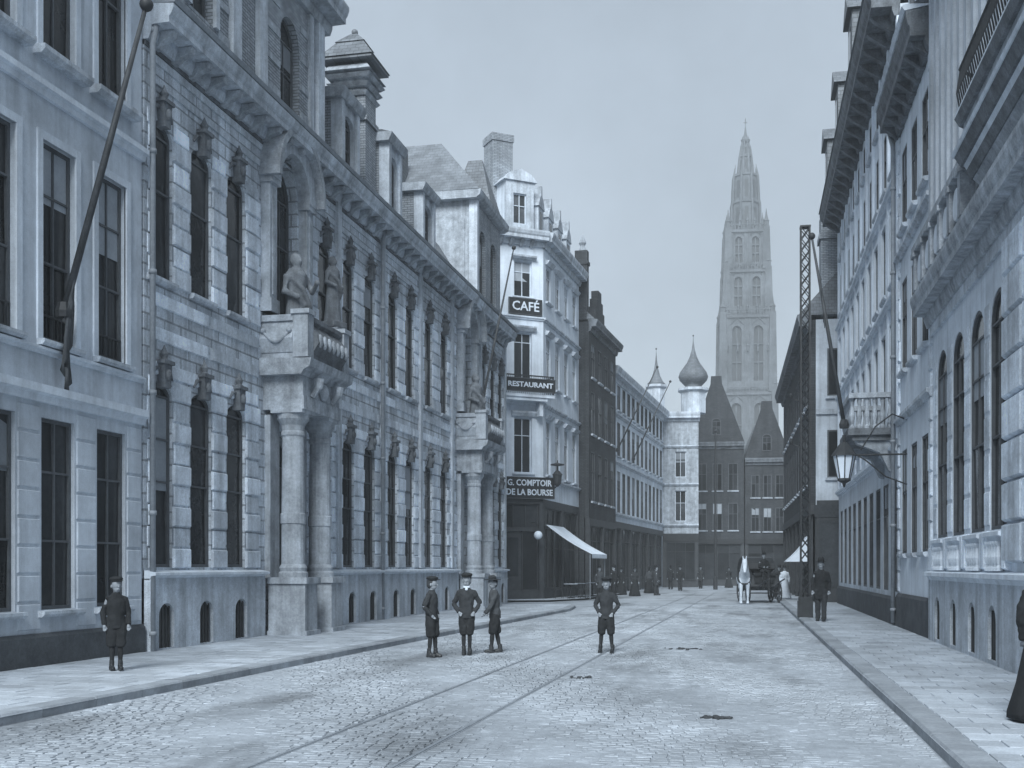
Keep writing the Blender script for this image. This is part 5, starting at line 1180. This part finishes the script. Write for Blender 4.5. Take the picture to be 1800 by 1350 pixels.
GF = 'people far down the street'
for i, (x, y, rz_, hgt, of, hat, tp, lw, lab) in enumerate([
    (-7.6, 59.5, -60, 1.7, 'man', 'bowler', 'cloth_black', 'cloth_black', 'man in black standing just past the cafe awning'),
    (-7.0, 64.0, 20, 1.62, 'woman', 'wide', 'cloth_dark', 'cloth_black', 'woman in long black skirt walking before the dark brick house'),
    (-6.4, 70.0, 150, 1.72, 'man', 'bowler', 'cloth_dark', 'cloth_dark', 'man walking away along the dark shop fronts'),
    (-6.9, 71.2, 170, 1.6, 'woman', 'wide', 'cloth_mid', 'cloth_black', 'woman beside the man walking away along the shops'),
    (-5.6, 80.0, 10, 1.7, 'man', 'bowler', 'cloth_black', 'cloth_dark', 'man coming toward us below the onion turret'),
    (-4.6, 88.0, 0, 1.7, 'man', 'bowler', 'cloth_dark', 'cloth_black', 'distant man at the tram post'),
    (-2.6, 92.0, 30, 1.62, 'woman', 'wide', 'cloth_black', 'cloth_dark', 'distant woman in dark dress left of the white horse'),
    (-7.9, 61.4, 70, 1.74, 'man', 'bowler', 'cloth_dark', 'cloth_black', 'tall man facing the cafe tables from the roadway side'),
    (-8.1, 66.8, -30, 1.58, 'woman', 'wide', 'cloth_black', 'cloth_black', 'short woman in black close to the dark brick house shop window'),
    (-6.0, 66.2, 100, 1.7, 'man', 'cap', 'cloth_mid', 'cloth_dark', 'man in a flat cap crossing before the dark brick house'),
    (-7.3, 75.5, 15, 1.66, 'woman', 'wide', 'cloth_dark', 'cloth_dark', 'woman in dark dress halfway along the pale block shops'),
    (-6.6, 84.5, 200, 1.7, 'man', 'bowler', 'cloth_black', 'cloth_black', 'man looking into the last shop of the pale block'),
    (-1.2, 88.5, -15, 1.7, 'man', 'bowler', 'cloth_black', 'cloth_dark', 'distant man just left of the white horse head'),
    (.9, 63.5, -20, 1.7, 'man', 'bowler', 'cloth_black', 'cloth_black', 'man in black on the pavement beyond the small awning')]):
    person(lab, (x, y, .02), R(rz_), hgt, lg(.08, .10 if i % 2 else -.06, -.10), DOWN, of, (0, 0), hat, GF, tp, lw)

# ================================================================== HORSE AND CARRIAGE (coming towards us)
def horse(loc, rz, label):
    b = MB(); Z = 1.0
    # trunk runs along +y (head at -y)
    def ring(y, z, rx, rzv, n=14): return [(rx * math.cos(2 * math.pi * i / n), y, z + rzv * math.sin(2 * math.pi * i / n)) for i in range(n)]
    R_ = [ring(-.62, 1.28, .10, .16), ring(-.52, 1.22, .22, .30), ring(-.25, 1.18, .27, .35), ring(.15, 1.20, .28, .33), ring(.5, 1.24, .27, .29), ring(.78, 1.28, .25, .27), ring(.95, 1.28, .15, .18)]
    vs = [p for r in R_ for p in r]; n = 14; k = len(R_)
    b.add(vs, [(j * n + i, j * n + (i + 1) % n, (j + 1) * n + (i + 1) % n, (j + 1) * n + i) for j in range(k - 1) for i in range(n)] + [tuple(range(n)), tuple((k - 1) * n + i for i in range(n))])
    b.tube([(0, -.42, 1.25), (0, -.68, 1.50), (0, -.86, 1.78), (0, -.92, 1.92)], [.25, .19, .135, .11], 12)
    b.tube([(0, -.90, 1.94), (0, -1.05, 1.80), (0, -1.20, 1.58), (0, -1.27, 1.44)], [.105, .115, .085, .062], 12); b.ball((0, -1.28, 1.43), .068, .06, .06)
    for sx in (-1, 1):
        b.tube([(sx * .06, -.88, 1.98), (sx * .075, -.90, 2.07), (sx * .07, -.90, 2.14)], [.035, .03, .008], 6)
        f = .04 * sx
        b.tube([(sx * .16, -.42, 1.15), (sx * .15, -.44, .92), (sx * .145, -.45 + f, .62), (sx * .145, -.44 + f, .54), (sx * .145, -.43 + f, .30), (sx * .145, -.42 + f, .14), (sx * .145, -.46 + f, .03)], [.13, .10, .065, .068, .042, .052, .065], 10)
        b.tube([(sx * .16, .72, 1.18), (sx * .16, .62 - f, .92), (sx * .155, .70, .72), (sx * .15, .84 - f, .56), (sx * .15, .80 - f, .34), (sx * .15, .78 - f, .15), (sx * .15, .73 - f, .03)], [.19, .14, .085, .06, .042, .05, .065], 10)
    o = b.build('horse', 'horse_white', None, loc, rz, smooth=True); r = o.modifiers.new('surface', 'REMESH'); r.mode = 'VOXEL'; r.voxel_size = .018; r.use_smooth_shade = True
    m = MB(); m.tube([(0, -.86, 2.04), (0, -.74, 1.86), (0, -.56, 1.62), (0, -.42, 1.46)], [.03, .05, .05, .03], 8); m.build('mane', 'cloth_mid', o, smooth=True)
    t = MB(); t.tube([(0, .92, 1.42), (0, 1.06, 1.25), (0, 1.08, .9), (0, 1.05, .55)], [.05, .07, .08, .02], 8); t.build('tail', 'cloth_mid', o, smooth=True)
    h_ = MB(); h_.tube([(.29 * math.cos(a), -.50 + .0 * a, 1.24 + .36 * math.sin(a)) for a in [2 * math.pi * i / 16 for i in range(17)]], .045, 6); h_.build('collar', 'leather', o)
    h_ = MB(); h_.tube([(.30 * math.cos(a), .1, 1.19 + .36 * math.sin(a)) for a in [2 * math.pi * i / 16 for i in range(17)]], .03, 6); h_.build('harness_strap', 'leather', o)
    h_ = MB(); h_.tube([(-.09, -1.13, 1.62), (0, -1.24, 1.66), (.09, -1.13, 1.62), (.12, -.98, 1.86), (0, -.98, 2.02), (-.12, -.98, 1.86), (-.09, -1.13, 1.62)], .014, 5); h_.build('bridle', 'leather', o)
    return tag(o, label, 'horse')
horse((-.78, 51.4, .018), R(2), 'white harnessed horse facing us in front of the dark carriage')
cg = thing('horse_carriage', 'dark hooded carriage drawn by the white horse', 'carriage', (-.15, 54.2, .018), R(14))
MB().prof([(-1.0, .75), (-.55, .62), (.2, .55), (.9, .62), (1.15, 1.0), (1.2, 1.45), (.95, 1.42), (.5, 1.1), (-.5, 1.08), (-.95, 1.25)], -.62, .62).build('carriage_body', 'wood_dark', cg)
hdm = MB(); n = 7
for i in range(n):
    a0, a1 = R(-10 + i * 25), R(-10 + (i + 1) * 25)
    hdm.add([(-.66, .55 - .95 * math.cos(a0) * -1, 1.35 + .75 * math.sin(a0)), (.66, .55 + .95 * math.cos(a0), 1.35 + .75 * math.sin(a0)), (.66, .55 + .95 * math.cos(a1), 1.35 + .75 * math.sin(a1)), (-.66, .55 + .95 * math.cos(a1), 1.35 + .75 * math.sin(a1))], [(0, 1, 2, 3)])
    hdm.add([(sx * .66, y, z) for sx in (1,) for y, z in ((.55, 1.35), (.55 + .95 * math.cos(a0), 1.35 + .75 * math.sin(a0)), (.55 + .95 * math.cos(a1), 1.35 + .75 * math.sin(a1)))], [(0, 1, 2)])
    hdm.add([(-.66, y, z) for y, z in ((.55, 1.35), (.55 + .95 * math.cos(a0), 1.35 + .75 * math.sin(a0)), (.55 + .95 * math.cos(a1), 1.35 + .75 * math.sin(a1)))], [(0, 1, 2)])
o = hdm.build('folding_hood', 'leather', cg); o.modifiers.new('thick', 'SOLIDIFY').thickness = .03
MB().box(-.5, .5, -1.15, -.7, 1.25, 1.38).box(-.45, .45, -1.05, -.75, .9, 1.25).build('driver_seat', 'leather', cg)
def wheel(x, y, r):
    mb = MB(); n = 24
    for i in range(n):
        a, b_ = 2 * math.pi * i / n, 2 * math.pi * (i + 1) / n
        mb.add([(q, k * math.cos(t), k * math.sin(t)) for q in (-.025, .025) for t in (a, b_) for k in (r - .05, r)], [(0, 1, 3, 2), (4, 6, 7, 5), (1, 5, 7, 3), (0, 2, 6, 4)])
    w_ = mb.build('wheel', 'iron', cg, (x, y, r))
    hb = MB(); hb.tube([(-.09, 0, 0), (.09, 0, 0)], .07, 10); hb.build('hub', 'wood_dark', w_)
    sm = MB().tube([(0, 0, .05), (0, 0, r - .04)], .018, 5).me('spoke', 'wood_dark')
    for i in range(10): q = obj('spoke', sm, w_); q.rotation_euler = (2 * math.pi * i / 10, 0, 0)
for sx in (-1, 1): wheel(sx * .72, -.85, .45); wheel(sx * .74, .7, .58)
for sx in (-1, 1): MB().tube([(sx * .38, -1.0, .62), (sx * .36, -2.2, .95), (sx * .34, -3.2, 1.12)], .03, 6).build('shaft', 'wood_dark', cg)
for y in (-.85, .7): MB().tube([(-.7, y, .45 if y < 0 else .58), (.7, y, .45 if y < 0 else .58)], .03, 6).build('axle', 'iron', cg)
SIT = [[(-.085, 0, .90), (-.12, -.40, .88), (-.12, -.46, .46)], [(.085, 0, .90), (.12, -.40, .88), (.12, -.46, .46)]]
REIN = [[(-.165, 0, 1.36), (-.25, -.06, 1.10), (-.10, -.32, 1.08)], [(.165, 0, 1.36), (.25, -.06, 1.10), (.10, -.32, 1.08)]]
person('coachman seated on the carriage box holding the reins', (-.15 + .22, 54.2 - .95, .60), R(14), 1.7, SIT, REIN, 'man', (0, 0), 'bowler', None, 'cloth_black', 'cloth_black')

# ================================================================== SMALL THINGS ON THE ROAD
def dung(loc, n, sp, label):
    mb = MB()
    for i in range(n): mb.ball((random.gauss(0, sp), random.gauss(0, sp * .6), random.uniform(.004, .016)), random.uniform(.015, .05), random.uniform(.015, .05), random.uniform(.008, .02), 7, 5)
    o = mb.build('horse_dung', 'dung', None, loc, 0, True); tag(o, label, 'dung', 'horse droppings on the setts')
dung((-1.55, 22.9, .012), 34, .18, 'spread horse droppings on the setts beyond the lone boy'); dung((-.48, 12.5, .012), 40, .09, 'horse droppings on the setts close to the sunlit kerb'); dung((-2.55, 16.6, .012), 14, .11, 'small patch of horse droppings between rail and crown of road')

# ================================================================== HAZE: one closed box of even air
hz = bpy.data.materials.new('haze'); hz.use_nodes = True; t = hz.node_tree; t.nodes.clear()
ou = t.nodes.new('ShaderNodeOutputMaterial'); pv_ = t.nodes.new('ShaderNodeVolumePrincipled'); pv_.inputs['Color'].default_value = (.90, .96, 1.0, 1); pv_.inputs['Density'].default_value = .0013; pv_.inputs['Anisotropy'].default_value = 0
t.links.new(pv_.outputs[0], ou.inputs['Volume'])
hb_ = MB().box(-150, 150, -60, 460, -1.1, 130); hm = hb_.me('haze'); hm.materials.append(hz); ho = tag(obj('haze', hm), kind='stuff')

# ------------------------------------------------------------------ keep the tree at thing > part > sub-part
def flatten(e):
    p = e.parent
    for c in list(e.children): m_ = e.matrix_basis @ c.matrix_basis; c.parent = p; c.matrix_parent_inverse = Matrix(); c.matrix_basis = m_
    bpy.data.objects.remove(e)
flatten(sw); flatten(hc)
def depth(o):
    d = 0
    while o.parent: o = o.parent; d += 1
    return d
for o in list(COL.objects):
    if depth(o) == 3: q = o.parent; m_ = q.matrix_basis @ o.matrix_basis; o.parent = q.parent; o.matrix_basis = m_
